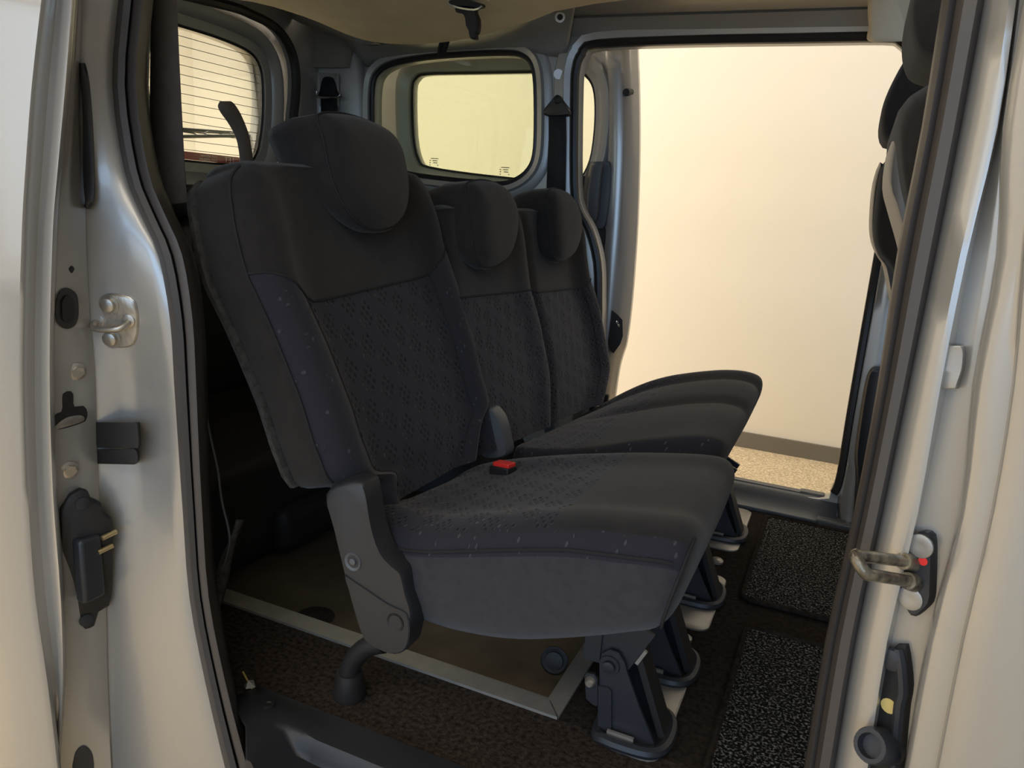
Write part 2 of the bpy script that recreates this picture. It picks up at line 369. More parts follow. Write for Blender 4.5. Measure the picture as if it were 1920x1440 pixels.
box('dark_block', (-1.60, 1.84, .10), (.62, 1.34, .28), 'black', van, .05, seg=4)  # two low black boxes, added to darken the area behind the near seat
box('dark_block', (-1.35, 1.95, .03), (.20, 1.0, .14), 'black', van, .04, seg=4)
# near side: the jamb behind the slid-open door, and its weatherstrip
ys = [-30, 0, 160, 320, 400, 480, 600, 720, 840, 960, 1120, 1280, 1440, 1500]
sealx = [226, 225, 213, 236, 266, 300, 322, 330, 338, 346, 358, 388, 425, 442]
def sx(k): return [x+k for x in sealx]
doorin = [153, 154, 150, 155, 160, 162, 168, 178, 182, 187, 198, 202, 210, 214]
dip = [0, 0, 0, 0, 0, .002, .010, .020, .022, .014, .004, 0, 0, 0]
def jf(f): return [a*(1-f)+b*f for a, b in zip(doorin, sealx)]
colsheet('side_jamb', ys, [([x-60 for x in doorin], .800), ([x+2 for x in doorin], .814), (jf(.3), [.826+d for d in dip]), (jf(.55), [.836+d*1.1 for d in dip]),
    (jf(.74), [.844+d for d in dip]), (jf(.86), [.850+d*.6 for d in dip]), (jf(.95), [.855+d*.3 for d in dip]), (sx(2), .862), (sx(8), .877)], 'paint', van)
W = [56, 56, 56, 56, 56, 56, 52, 50, 46, 44, 44, 46, 52, 54]
def sw(f): return [x+w_*f for x, w_ in zip(sealx, W)]
colsheet('door_weatherstrip', ys, [(sw(-.05), .875), (sw(.03), .855), (sw(.18), .846), (sw(.32), .850), (sw(.42), .864), (sw(.50), .862), (sw(.58), .850), (sw(.72), .852), (sw(.84), .868), (sw(.95), .90), (sw(1.05), .94)], 'rubber_brown', van, .006)
colsheet('pillar_lining', ys, [(sw(.9), .93), (sw(1.0), .96), (sw(1.12), 1.04)], 'plastic', van, .006)
# near rear quarter lining, black, runs back to the tailgate
box('quarter_lining', (-1.52, .93, .40), (.80, .05, .95), 'black', van, .01)
NWIN = spline([V((x, .87, z)) for x, z in ((-1.86, 1.05), (-1.80, 1.0), (-1.25, 1.0), (-1.19, 1.05), (-1.17, 1.30), (-1.22, 1.36), (-1.78, 1.36), (-1.84, 1.30))], 4, True)
plate('side_wall', [V((-2.02, .87, -.3)), V((-1.10, .87, -.3)), V((-1.13, .87, 1.58)), V((-2.02, .87, 1.58))], [NWIN], (0, -1, 0), .03, 'paint', van)
tube('window_seal', NWIN, .010, 'rubber', van, 8, True)
plate('quarter_window', offset(NWIN, .004, (0,-1,0)), [], (0, -1, 0), .004, 'glass', van, 0)
tube('lining_edge', C('385,770 397,830 408,880 416,940 428,990 430,1020 420,1060', 1, 1.02), .0025, 'plastic_grey', van, 6, sm=4)
o = colsheet('loose_lining', [975, 1010, 1050, 1085, 1120, 1140], [([444, 432, 412, 404, 402, 408], 1.02), ([450, 440, 426, 420, 414, 410], 1.03), ([458, 444, 434, 428, 418, 412], 1.04)], 'felt', van, .004)
# step plate at the near sill
rows = []
stx = [-.90, -.87, -.84, -.80, -.77, -.74, -.71, -.68, -.64, -.60, -.56, -.52, -.48, -.44, -.40, -.2, .04]
def stz(x, y):
    rc = max(0, min(1, (.897-y)/.014)) * max(0, min(1, (x+.775)/.03)) * max(0, min(1, (-.50-x)/.05+.35))
    return .006+(.008 if x < -.76 else .004 if x < -.72 else 0)*max(0, min(1, (.945-y)/.02))-.035*rc*rc*(3-2*rc)
for y in (.80, .83, .86, .878, .883, .888, .893, .898, .905, .92, .935, .95, .962): rows.append([V((max(x, (-.968 if y < .865 else -.99)*y+.003*i), y, stz(x, y))) for i, x in enumerate(stx)])
rows = [[V((p.x, .798, -.13)) for p in rows[0]]]+rows+[[V((p.x, .968, -.005)) for p in rows[-1]]]
sheet('step_cover', rows, 'plastic', van, .004)
lathe('screw', at(503, 1322, 2, .016), (0,0,1), [(0, .011), (.002, .011), (.003, .007), (.001, .005)], 'black', van)

# right side: central pillar with its weatherstrip, stepped jamb
yr = [-30, 0, 240, 480, 720, 960, 1200, 1440, 1500]
sin_ = [1778, 1773, 1735, 1688, 1652, 1607, 1553, 1513, 1501]
sou = [1850, 1845, 1800, 1753, 1703, 1653, 1603, 1563, 1552]
strip = [1905, 1900, 1865, 1808, 1760, 1717, 1660, 1623, 1612]
gry = [1912, 1907, 1872, 1818, 1774, 1722, 1670, 1632, 1621]
gry2 = [1920, 1916, 1886, 1860, 1822, 1798, 1734, 1695, 1682]
def mixx(a, b, f): return [p*(1-f)+q*f for p, q in zip(a, b)]
colsheet('pillar_weatherstrip', yr, [(mixx(sin_, sou, -.02), .92), (mixx(sin_, sou, .04), .88), (mixx(sin_, sou, .13), .866), (mixx(sin_, sou, .24), .868), (mixx(sin_, sou, .30), .885), (mixx(sin_, sou, .36), .868), (mixx(sin_, sou, .55), .846), (mixx(sin_, sou, .78), .844), (mixx(sin_, sou, .95), .86), (mixx(sin_, sou, 1.02), .89)], 'rubber_brown', van, .006)
colsheet('pillar_jamb', yr, [(mixx(sin_, sou, .9), .90), (sou, .868), (mixx(sou, strip, .2), .852), (mixx(sou, strip, .9), .826), (strip, .826), (gry, .845), (mixx(gry, gry2, .85), .838), (gry2, .836), ([x+60 for x in gry2], .836), ([x+150 for x in gry2], .84)], 'paint', van, .006)
o = colsheet('pillar_bulge', [648, 662, 690, 715, 728], [([1766, 1764, 1758, 1754, 1758], .846), ([1772, 1772, 1768, 1764, 1764], .832), ([1798, 1802, 1800, 1792, 1788], .828), ([1808, 1811, 1808, 1800, 1796], .846)], 'paint', van, .004)
# far central pillar, its trim and seal already cut out of the side wall; bluish sheet face towards the camera
colsheet('far_pillar', [300, 480, 640, 780, 880, 940, 990], [([1684, 1652, 1624, 1600, 1585, 1572, 1575], 2.497), ([1690, 1658, 1630, 1606, 1590, 1580, 1580], 2.468), ([1700, 1672, 1648, 1624, 1604, 1594, 1590], 2.462), ([1740, 1712, 1690, 1664, 1640, 1620, 1610], 2.47)], 'paint', van)
colsheet('far_pillar_lining', [688, 695, 715, 780, 850, 900, 990], [([1640, 1632, 1624, 1613, 1604, 1606, 1600], 2.452), ([1645, 1638, 1631, 1620, 1611, 1613, 1604], 2.436), ([1700, 1690, 1680, 1670, 1660, 1650, 1640], 2.43)], 'plastic', van)

# ================================================================ far sliding door, slid back along the outside
DY = 2.66
fd = thing('sliding_door', 'open sliding door on the far side, seen through the quarter window, its window frame facing in', 'door', (-1.2, DY, -.2))
DWIN = spline(C('774,170 781,148 800,140 880,138 1000,136 1080,137 1100,145 1112,165 1116,200 1114,250 1106,300 1088,334 1060,346 960,334 880,325 805,313 786,300 776,255', 1, DY), 3, True)
fe = C('1168,70 1172,200 1172,330 1168,480 1160,560 1152,640 1148,657 1139,668 1137,700 1130,758 1106,1000', 1, DY)
plate('door_panel', [V((-1.80, DY, -.2)), V((-1.80, DY, 1.47))]+[V((-1.5, DY, 1.49)), V((-1.0, DY, 1.495))]+fe[:]+[V((fe[-1].x, DY, -.2))], [DWIN], (0, 1, 0), .035, 'paint_in', fd)
ringframe('window_surround', DWIN, [(.004, 0), (.008, .016), (.028, .022), (.036, .030), (.060, .032), (.070, 0)], (0, -1, 0), 'paint_in', fd)
tube('window_gasket', offset(DWIN, .003, (0,-1,0)), .006, 'rubber', fd, 6, True)
plate('window_glass', offset(DWIN, .004, (0,-1,0)), [], (0, 1, 0), .004, 'glass', fd, 0).location.y += .016
dy_ = [75, 110, 160, 250, 330, 420, 500, 580, 640, 660, 690, 757]
e_ = [1196, 1197, 1199, 1200, 1199, 1196, 1191, 1184, 1176, 1170, 1162, 1152]
colsheet('door_edge', dy_, [([1128, 1130, 1134, 1136, 1136, 1130, 1126, 1122, 1119, 1116, 1112, 1106], DY-.005), ([1140, 1142, 1144, 1144, 1142, 1139, 1132, 1128, 1124, 1121, 1117, 1110], DY-.03), ([1160, 1163, 1166, 1167, 1165, 1160, 1152, 1146, 1140, 1137, 1133, 1124], DY-.032),
    ([1166, 1168, 1171, 1172, 1170, 1165, 1158, 1151, 1145, 1142, 1138, 1129], DY-.022), ([1177, 1179, 1181, 1181, 1178, 1175, 1170, 1163, 1156, 1152, 1147, 1138], DY-.012), ([1182, 1183, 1185, 1186, 1184, 1180, 1176, 1169, 1162, 1158, 1151, 1142], DY+.010), (mixx(e_, [x-3 for x in e_], 1), DY+.03), (e_, DY+.06)], 'paint', fd)
h = colsheet('door_handle', [307, 312, 330, 370, 400, 415], [([1110, 1107, 1104, 1098, 1098, 1102], 2.60), ([1116, 1113, 1110, 1105, 1104, 1106], 2.575), ([1127, 1127, 1124, 1120, 1117, 1114], 2.575), ([1130, 1130, 1127, 1124, 1121, 1117], 2.60)], 'plastic_grey', fd, .006, 2)
colsheet('handle_housing', [303, 310, 330, 370, 400, 422, 428], [([1108, 1104, 1098, 1094, 1093, 1096, 1102], 2.625), ([1120, 1118, 1112, 1106, 1104, 1106, 1108], 2.618), ([1138, 1142, 1142, 1140, 1136, 1132, 1126], 2.618), ([1143, 1147, 1147, 1145, 1141, 1137, 1130], 2.635)], 'plastic_grey', fd, .006, 2)
colsheet('door_lining', [330, 360, 400, 430, 480, 560, 700], [([1060, 1066, 1078, 1090, 1100, 1100, 1095], 2.632), ([1088, 1094, 1098, 1104, 1112, 1112, 1105], 2.626), ([1104, 1106, 1112, 1136, 1136, 1132, 1116], 2.63)], 'black', fd, .004)
cyl('rubber_bumper', at(1181, 173, 1, 2.67), at(1174, 173, 1, 2.62), .014, 'black', fd, 14, .012)
for px, py, r in ((1163, 446, .012), (1160, 467, .013)):
    lathe('edge_plug', at(px, py, 1, 2.651), (.25, -1, 0), [(0, r), (.006, r), (.010, r*.6)], 'black', fd)
box('key_slot', at(1156, 527, 1, 2.648), (.020, .010, .022), 'black', fd, .004)
lt = mesh('door_latch', *g_loft([[at(x+dx, y, 1, Y) for x, y in ((1147,582),(1140,640),(1142,655),(1150,662),(1162,645),(1167,630),(1166,600),(1157,590))] for dx, Y in ((0, 2.65), (0, 2.615), (1, 2.605))]), 'black', fd)
for px, py in ((1158, 604), (1161, 610)): lathe('latch_pin', at(px, py, 1, 2.607), (0, -1, 0), [(0, .005), (.006, .005), (.008, .003)], 'chrome', lt)
box('guide_arm', at(1135, 748, 1, 2.64), (.025, .02, .035), 'black', fd, .004)

# ================================================================ tailgate
TX = -1.99
tg = thing('tailgate', 'closed tailgate with heated rear window at the back of the van', 'tailgate', (TX, MY, -.05))
GWIN = mirror(spline(C('300,36 332,46 400,67 450,87 474,103 487,126 492,160 492,215 487,262 480,290 465,306 420,309 350,303 300,299', 0, TX), 3))
gate_out = mirror(C('300,-30 430,2 466,16 510,36 538,62 556,98 563,136 563,176 560,215 552,300 540,420 522,640 500,860', 0, TX-.01))
plate('gate_panel', gate_out, [GWIN], (-1, 0, 0), .04, 'paint_in', tg)
ringframe('window_border', GWIN, [(.0, -.008), (.002, .012), (.030, .016), (.038, .03), (.070, .036), (.085, .018), (.12, .010)], (1, 0, 0), 'paint_in', tg)
tube('glass_gasket', GWIN, .006, 'rubber', tg, 6, True)
plate('rear_glass', offset(GWIN, .006, (1,0,0)), [], (-1, 0, 0), .004, 'glass_clear', tg, 0).location.x -= .015
box('gate_lining', (-1.955, 1.68, .44), (.03, 1.10, .88), 'black', tg, .008)
box('gate_ledge', (-1.945, 1.68, .895), (.04, 1.06, .03), 'plastic', tg, .006)
box('gate_groove', (-1.938, 1.68, .60), (.006, 1.06, .012), 'plastic', tg, .002)
zt, zb = GWIN[3].z, GWIN[0].z
ztop = max(p.z for p in GWIN); zbot = min(p.z for p in GWIN)
for k in range(13):
    z = ztop-.028-(ztop-zbot-.05)*k/12.6
    yy = [p.y for p in GWIN if abs(p.z-z) < .05]; y1 = max(yy)-.004 if yy else 2.1
    tube('heater_wire', [V((TX-.013, 2*MY-y1, z)), V((TX-.013, MY, z)), V((TX-.013, y1, z))], .0012, 'grey_print', tg, 4)
zs = at(350, 284, 0, TX-.03).z; zs2 = at(350, 299, 0, TX-.03).z; ys2 = at(440, 300, 0, TX-.03).y
sk = box('warning_sticker', (TX-.030, (1.2+ys2+.03)/2, (zs+zs2)/2), (.0015, ys2+.03-1.2, zs-zs2), 'sticker', tg)
def text(name, body, loc, size, m, parent, X, Y, ext=.0004, al='LEFT', bold=0):
    cu = bpy.data.curves.new(name, 'FONT'); cu.body = body; cu.size = size; cu.extrude = ext; cu.align_x = al; cu.offset = bold; cu.resolution_u = 3
    t = bpy.data.objects.new('t', cu); COL.objects.link(t)
    me = bpy.data.meshes.new_from_object(t.evaluated_get(bpy.context.evaluated_depsgraph_get())); bpy.data.objects.remove(t); me.name = name; me.materials.clear()
    X = V(X).normalized(); Y = V(Y).normalized(); Z = X.cross(Y)
    me.transform(Matrix(((X.x, Y.x, Z.x, loc[0]),(X.y, Y.y, Z.y, loc[1]),(X.z, Y.z, Z.z, loc[2]),(0,0,0,1))))
    return link(me, name, m, parent)
sh = zs-zs2
# reads from outside (behind the van), so mirrored from here
q = at(408, 295, 0, TX-.03)
text('sticker_lettering', 'S.V.P. AFSTAND', (TX-.0285, q.y-.005, zs-sh*.45), sh*.42, 'white', sk, (0, -1, 0), (0, 0, 1))
text('sticker_lettering', 'I.V.M. UITRIJDEN', (TX-.0285, q.y-.005, zs-sh*.88), sh*.42, 'white', sk, (0, -1, 0), (0, 0, 1))
text('sticker_lettering', 'LET', (TX-.0285, at(438, 295, 0, TX-.03).y, zs-sh*.9), sh*1.1, 'white', sk, (0, -1, 0), (0, 0, 1))
wp = thing('rear_wiper', 'rear wiper arm and blade lying across the outside of the rear glass', 'wiper', (TX-.05, 1.7, at(400, 250, 0, TX-.05).z))
a, b = at(335, 256, 0, TX-.05), at(492, 256, 0, TX-.05)
mesh('wiper_blade', *g_tube([a+V((0,-.3,-.0)), a, (a+b)/2+V((0,0,.002)), b+V((0,-.02,0))], .006, 6), 'black', wp)
mesh('wiper_arm', *g_tube([a+V((-.02,-.3,.03)), a+V((-.02,0,.022)), (a+b)/2+V((-.02,.02,.016)), b+V((-.02,-.06,.006))], [.010, .009, .006, .005], 6), 'plastic', wp)
for f in (.12, .42, .72, .95):
    c = a.lerp(b, f); tube('wiper_bridge', [c+V((-.004,-.05,.004)), c+V((-.012,-.025,.013)), c+V((-.012,.025,.013)), c+V((-.004,.05,.004))], .0025, 'plastic', wp, 6)
for px, py in ((808, 303), (940, 320)):       # etched maker's marks, too small to read
    q = at(px, py, 1, DY+.012)
    mesh('glass_marking', *join([g_box((q.x+dx, q.y, q.z+dz), (wd, .0008, .003)) for dx, dz, wd in ((.016, .012, .034), (-.004, .004, .006), (.018, .004, .022), (-.004, -.004, .006), (.020, -.004, .018), (-.004, -.013, .005), (.032, -.013, .005))]), 'grey_print', fd)

# ================================================================ near sliding door (its front edge, slid back)
nd = thing('sliding_door', 'open sliding door on the near side, its front edge with latch at the left of the seat', 'door', (-1.3, .76, -.2))
skin = [92, 88, 70, 58, 53, 50, 46, 45, 48, 53, 65, 88, 107, 112]
rim = [121, 118, 105, 92, 85, 80, 78, 78, 80, 85, 100, 112, 108, 112]
hi = [143, 140, 128, 113, 106, 103, 99, 98, 101, 107, 118, 119, 109, 113]
colsheet('door_skin', ys, [([x-260 for x in skin], .675), ([x-120 for x in skin], .685), ([x-10 for x in skin], .698), (skin, .704), ([x+6 for x in skin], .712), (mixx(skin, rim, .6), .724), (rim, .728), (mixx(rim, hi, .25), .722), (mixx(rim, hi, .75), .722), (hi, .728), ([x+2 for x in hi], .738)], 'paint', nd, .003)
colsheet('door_end', ys, [([x-4 for x in hi], .734), ([x+3 for x in hi], .740), (mixx(hi, doorin, .5), .774), ([x-3 for x in doorin], .806), (doorin, .812), ([x-6 for x in doorin], .822), ([x-80 for x in doorin], .83)], 'paint', nd, .003)
def ed(px, py):     # a point on the door's end face
    i = max(k for k in range(len(ys)-1) if ys[k] <= py); f = (py-ys[i])/(ys[i+1]-ys[i])
    h0 = hi[i]*(1-f)+hi[i+1]*f; d0 = doorin[i]*(1-f)+doorin[i+1]*f; g = (px-h0-3)/(d0-h0-6)
    return at(px, py, 1, .740+.066*g)
nE = (at(150, 600, 1, .78)-at(150, 600, 1, .78)+V((1, -.35, 0))).normalized()
def disc(name, cpx, m, lift=.001, th=.004, parent=nd):
    pts = [ed(*p)+nE*lift for p in cpx]; pts = resample(spline(pts, 4, True), 28)
    return mesh(name, *g_loft([pts, [p+nE*th for p in pts], [p.lerp(sum(pts, V())/28, .12)+nE*(th*1.15) for p in pts]]), m, parent)
g = disc('grommet', ((124, 539), (112, 545), (104, 562), (102, 578), (104, 598), (113, 612), (125, 616), (138, 610), (145, 595), (145, 565), (140, 548)), 'rubber')
disc('grommet_centre', ((124, 552), (114, 562), (113, 580), (115, 598), (125, 604), (134, 598), (136, 580), (134, 560)), 'black', .007, .002, g)
disc('round_hole', ((128, 504), (134, 498), (139, 504), (134, 512)), 'black', .0005, .001)
disc('lock_slot', ((117, 738), (136, 735), (138, 762), (155, 760), (163, 770), (162, 785), (152, 793), (103, 805), (101, 778), (116, 770)), 'black', .0005, .001)
disc('slot_plate', ((104, 797), (125, 782), (150, 778), (158, 784), (150, 791), (104, 804)), 'steel', .001, .002)
for px, py in ((144, 696), (130, 880)):
    c = ed(px, py); b_ = lathe('door_bolt', c, nE, [(0, .014), (.003, .014), (.004, .011)], 'steel', nd)
    mesh('bolt_head', *g_cyl(c+nE*.003, c+nE*.010, .009, 6), 'steel', b_)
cont = [(108, 950), (128, 925), (148, 914), (160, 917), (166, 930), (184, 938), (188, 955), (203, 965), (206, 1000), (204, 1100), (200, 1130), (180, 1142), (172, 1168), (155, 1177), (128, 1168), (112, 1140), (108, 1040)]
def edx(px, py): return at(px, py, 1, .745+.066*(px-110)/90)
pts = [edx(*p) for p in cont]
k = nE
dl = mesh('door_latch', *g_loft([pts, [p+k*.012 for p in pts], [p.lerp(sum(pts, V())/len(pts), .06)+k*.016 for p in pts]]), 'black', nd)
box('latch_body', edx(158, 1055)+k*.022, (.024, .040, .115), 'bracket', dl, .006)
for px, py in ((148, 938), (155, 1155)): lathe('latch_screw', edx(px, py)+k*.015, k, [(0, .011), (.004, .011), (.005, .006)], 'bracket', dl)
for px, py in ((195, 997), (188, 1023)): 
    p = edx(px, py)+k*.02; mesh('latch_pin', *g_cyl(p-V((.0,.012,0)), p+V((.004,.012,.004)), .0045, 10), 'brass', dl)
disc('drain_hole', ((155, 1398), (142, 1408), (137, 1425), (138, 1445), (172, 1445), (174, 1420), (168, 1405)), 'bracket', .0005, .002)
colsheet('pull_handle', [118, 130, 160, 250, 330, 375, 390], [([153, 152, 152, 156, 157, 160, 160], .80), ([155, 158, 162, 168, 172, 172, 164], .806), ([156, 160, 166, 173, 176, 175, 166], .83)], 'plastic', nd, .006, 3)

# striker on the near jamb
sp_, n_ = surf('side_jamb', 218, 600)
st = thing('door_striker', 'worn zinc striker plate with two bolts on the left door jamb', 'striker', sp_)
def jp(px, py): return atp(px, py, sp_, n_)
pts = resample(spline([jp(*p) for p in ((180, 570), (203, 550), (235, 552), (255, 562), (262, 590), (262, 620), (255, 642), (240, 650), (205, 648), (190, 636), (178, 612))], 4, True), 36)
pl_ = mesh('striker_plate', *g_loft([[p-n_*.008 for p in pts], [p+n_*.005 for p in pts], [p.lerp(sum(pts, V())/36, .05)+n_*.007 for p in pts]]), 'steel', st)
for px, py in ((210, 569), (214, 632)):
    lathe('striker_bolt', jp(px, py)+n_*.006, n_, [(0, .0165), (.003, .0165), (.003, .0115), (.009, .0112), (.010, .0098)], 'steel', st, 24)
tube('striker_bar', [jp(190, 599)+n_*.004, jp(188, 603)+n_*.018, jp(198, 608)+n_*.026, jp(222, 609)+n_*.028, jp(240, 608)+n_*.026, jp(247, 604)+n_*.018, jp(246, 600)+n_*.004], .0052, 'steel', st, 10, sm=4)
for px, py in ((190, 599), (246, 599)): lathe('bar_collar', jp(px, py)+n_*.006, n_, [(0, .011), (.003, .0105), (.004, .007)], 'steel', st)
jr = thing('jamb_buffer', 'black rubber guide block with a lower lip below the left striker plate', 'door buffer', at(222, 830, 1, .85))
colsheet('buffer_block', [792, 800, 832, 838], [([176, 176, 178, 180], .84), ([182, 182, 184, 186], .81), ([253, 256, 258, 256], .828), ([262, 262, 263, 260], .872)], 'black', jr, .006, 2)
colsheet('buffer_lip', [843, 847, 862, 868], [([177, 177, 178, 180], .84), ([184, 184, 184, 186], .812), ([250, 254, 256, 250], .828), ([258, 260, 260, 254], .874)], 'black', jr, .006, 2)

# ================================================================ right side fittings and the front door
dr = thing('front_door', 'closed silver front passenger door beside the right door pillar, only its rear edge', 'door', (.25, .78, -.2))
rimx = [1930, 1925, 1885, 1872, 1828, 1803, 1742, 1700, 1688]
pan = [1960, 1955, 1925, 1895, 1846, 1812, 1754, 1708, 1696]
skn = [1985, 1980, 1955, 1925, 1903, 1864, 1808, 1760, 1748]
colsheet('door_flange', yr, [([x-2 for x in rimx], .815), (rimx, .795), (mixx(rimx, pan, .5), .787), (pan, .783), (mixx(pan, skn, .5), .779), ([x-3 for x in skn], .776), (skn, .772)], 'paint', dr, .003)
colsheet('door_skin', yr, [([x-3 for x in skn], .777), (skn, .768), ([x+3 for x in skn], .765), ([x+60 for x in skn], .758), ([x+220 for x in skn], .75), ([x+420 for x in skn], .75)], 'paint', dr, .003)

sr = thing('door_striker', 'greasy U-shaped striker with a red dot on the right door pillar', 'striker', at(1735, 1075, 1, .835))
cont = [(1722, 1000), (1734, 993), (1748, 995), (1756, 1010), (1755, 1080), (1752, 1125), (1740, 1140), (1728, 1150), (1715, 1148), (1708, 1135), (1706, 1100), (1712, 1050), (1718, 1020)]
rs, nR = surf('pillar_jamb', 1735, 1070); nR = (nR+V((-.35, -.3, 0))).normalized(); rs = rs+V((0,-.004,0))
def rp(px, py, d=0): return atp(px, py, rs, nR)+nR*d
pts = resample(spline([rp(*p) for p in cont], 3, True), 40)
mesh('striker_base', *g_loft([[p-nR*.015 for p in pts], pts, [p+nR*.010 for p in pts], [p.lerp(sum(pts, V())/40, .08)+nR*.014 for p in pts]]), 'bracket', sr)
up_ = V((0, 0, 1))
p1, p2 = rp(1716, 1048, .012), rp(1722, 1085, .012)
e1, e2_ = at(1601, 1041, 1, .755), at(1622, 1076, 1, .75)
tube('striker_loop', [p1, p1.lerp(e1, .5), p1.lerp(e1, .85), e1.lerp(p1, .03), e1.lerp(e2_, .5), e2_.lerp(p2, .03), p2.lerp(e2_, .85), p2.lerp(e2_, .5), p2], .0062, 'dirty', sr, 10, sm=4)
for p, e in ((p1, e1), (p2, e2_)):
    t = (e-p).normalized(); mesh('loop_collar', *g_cyl(p-t*.002, p+t*.014, .011, 14, .009), 'dirty', sr)
for px, py in ((1736, 1018), (1717, 1115)): 
    lathe('torx_bolt', rp(px, py, .012), nR, [(0, .0125), (.003, .0125), (.004, .010), (.003, .004)], 'plate', sr)
lathe('red_dot', rp(1741, 1046, .013), nR, [(0, .0045), (.0015, .0045)], 'red', sr)

rs, nR = surf('pillar_jamb', 1668, 1340); nR = (nR+V((-.35, -.3, 0))).normalized(); rs = rs+V((0,-.004,0))
ro = thing('roller_bracket', 'black door roller bracket with hollow round stub at the foot of the right pillar', 'bracket', at(1660, 1350, 1, .835))
cont = [(1686, 1206), (1700, 1204), (1706, 1220), (1712, 1290), (1706, 1320), (1694, 1440), (1692, 1500), (1620, 1500), (1632, 1400), (1640, 1330), (1660, 1250), (1672, 1222)]
pts = resample(spline([rp(*p) for p in cont], 3, True), 40)
mesh('bracket_plate', *g_loft([[p-nR*.015 for p in pts], pts, [p+nR*.006 for p in pts], [p.lerp(sum(pts, V())/40, .05)+nR*.008 for p in pts]]), 'black', ro)
rowb = spline([rp(1690, 1212, .008), rp(1697, 1240, .010), rp(1700, 1290, .010), rp(1694, 1320, .010), rp(1684, 1440, .010), rp(1680, 1500, .010)], 4)
mesh('bracket_rib', *g_tube(rowb, .006, 8), 'bracket', ro)
lathe('bracket_bolt', rp(1680, 1230, .008), nR, [(0, .013), (.006, .012), (.008, .007)], 'bracket', ro)
lathe('paint_mark', rp(1673, 1318, .008), nR, [(0, .0085), (.0012, .0085)], 'yellow', ro, 14)
c0 = rp(1668, 1395, .006); c1 = at(1630, 1398, 1, .80)
t = (c1-c0).normalized()
lathe('roller_stub', c0, t, [(0, .020), ((c1-c0).length*.9, .019), ((c1-c0).length, .0175), ((c1-c0).length, .013), ((c1-c0).length*.75, .012), ((c1-c0).length*.74, .001)], 'bracket', ro, 24)

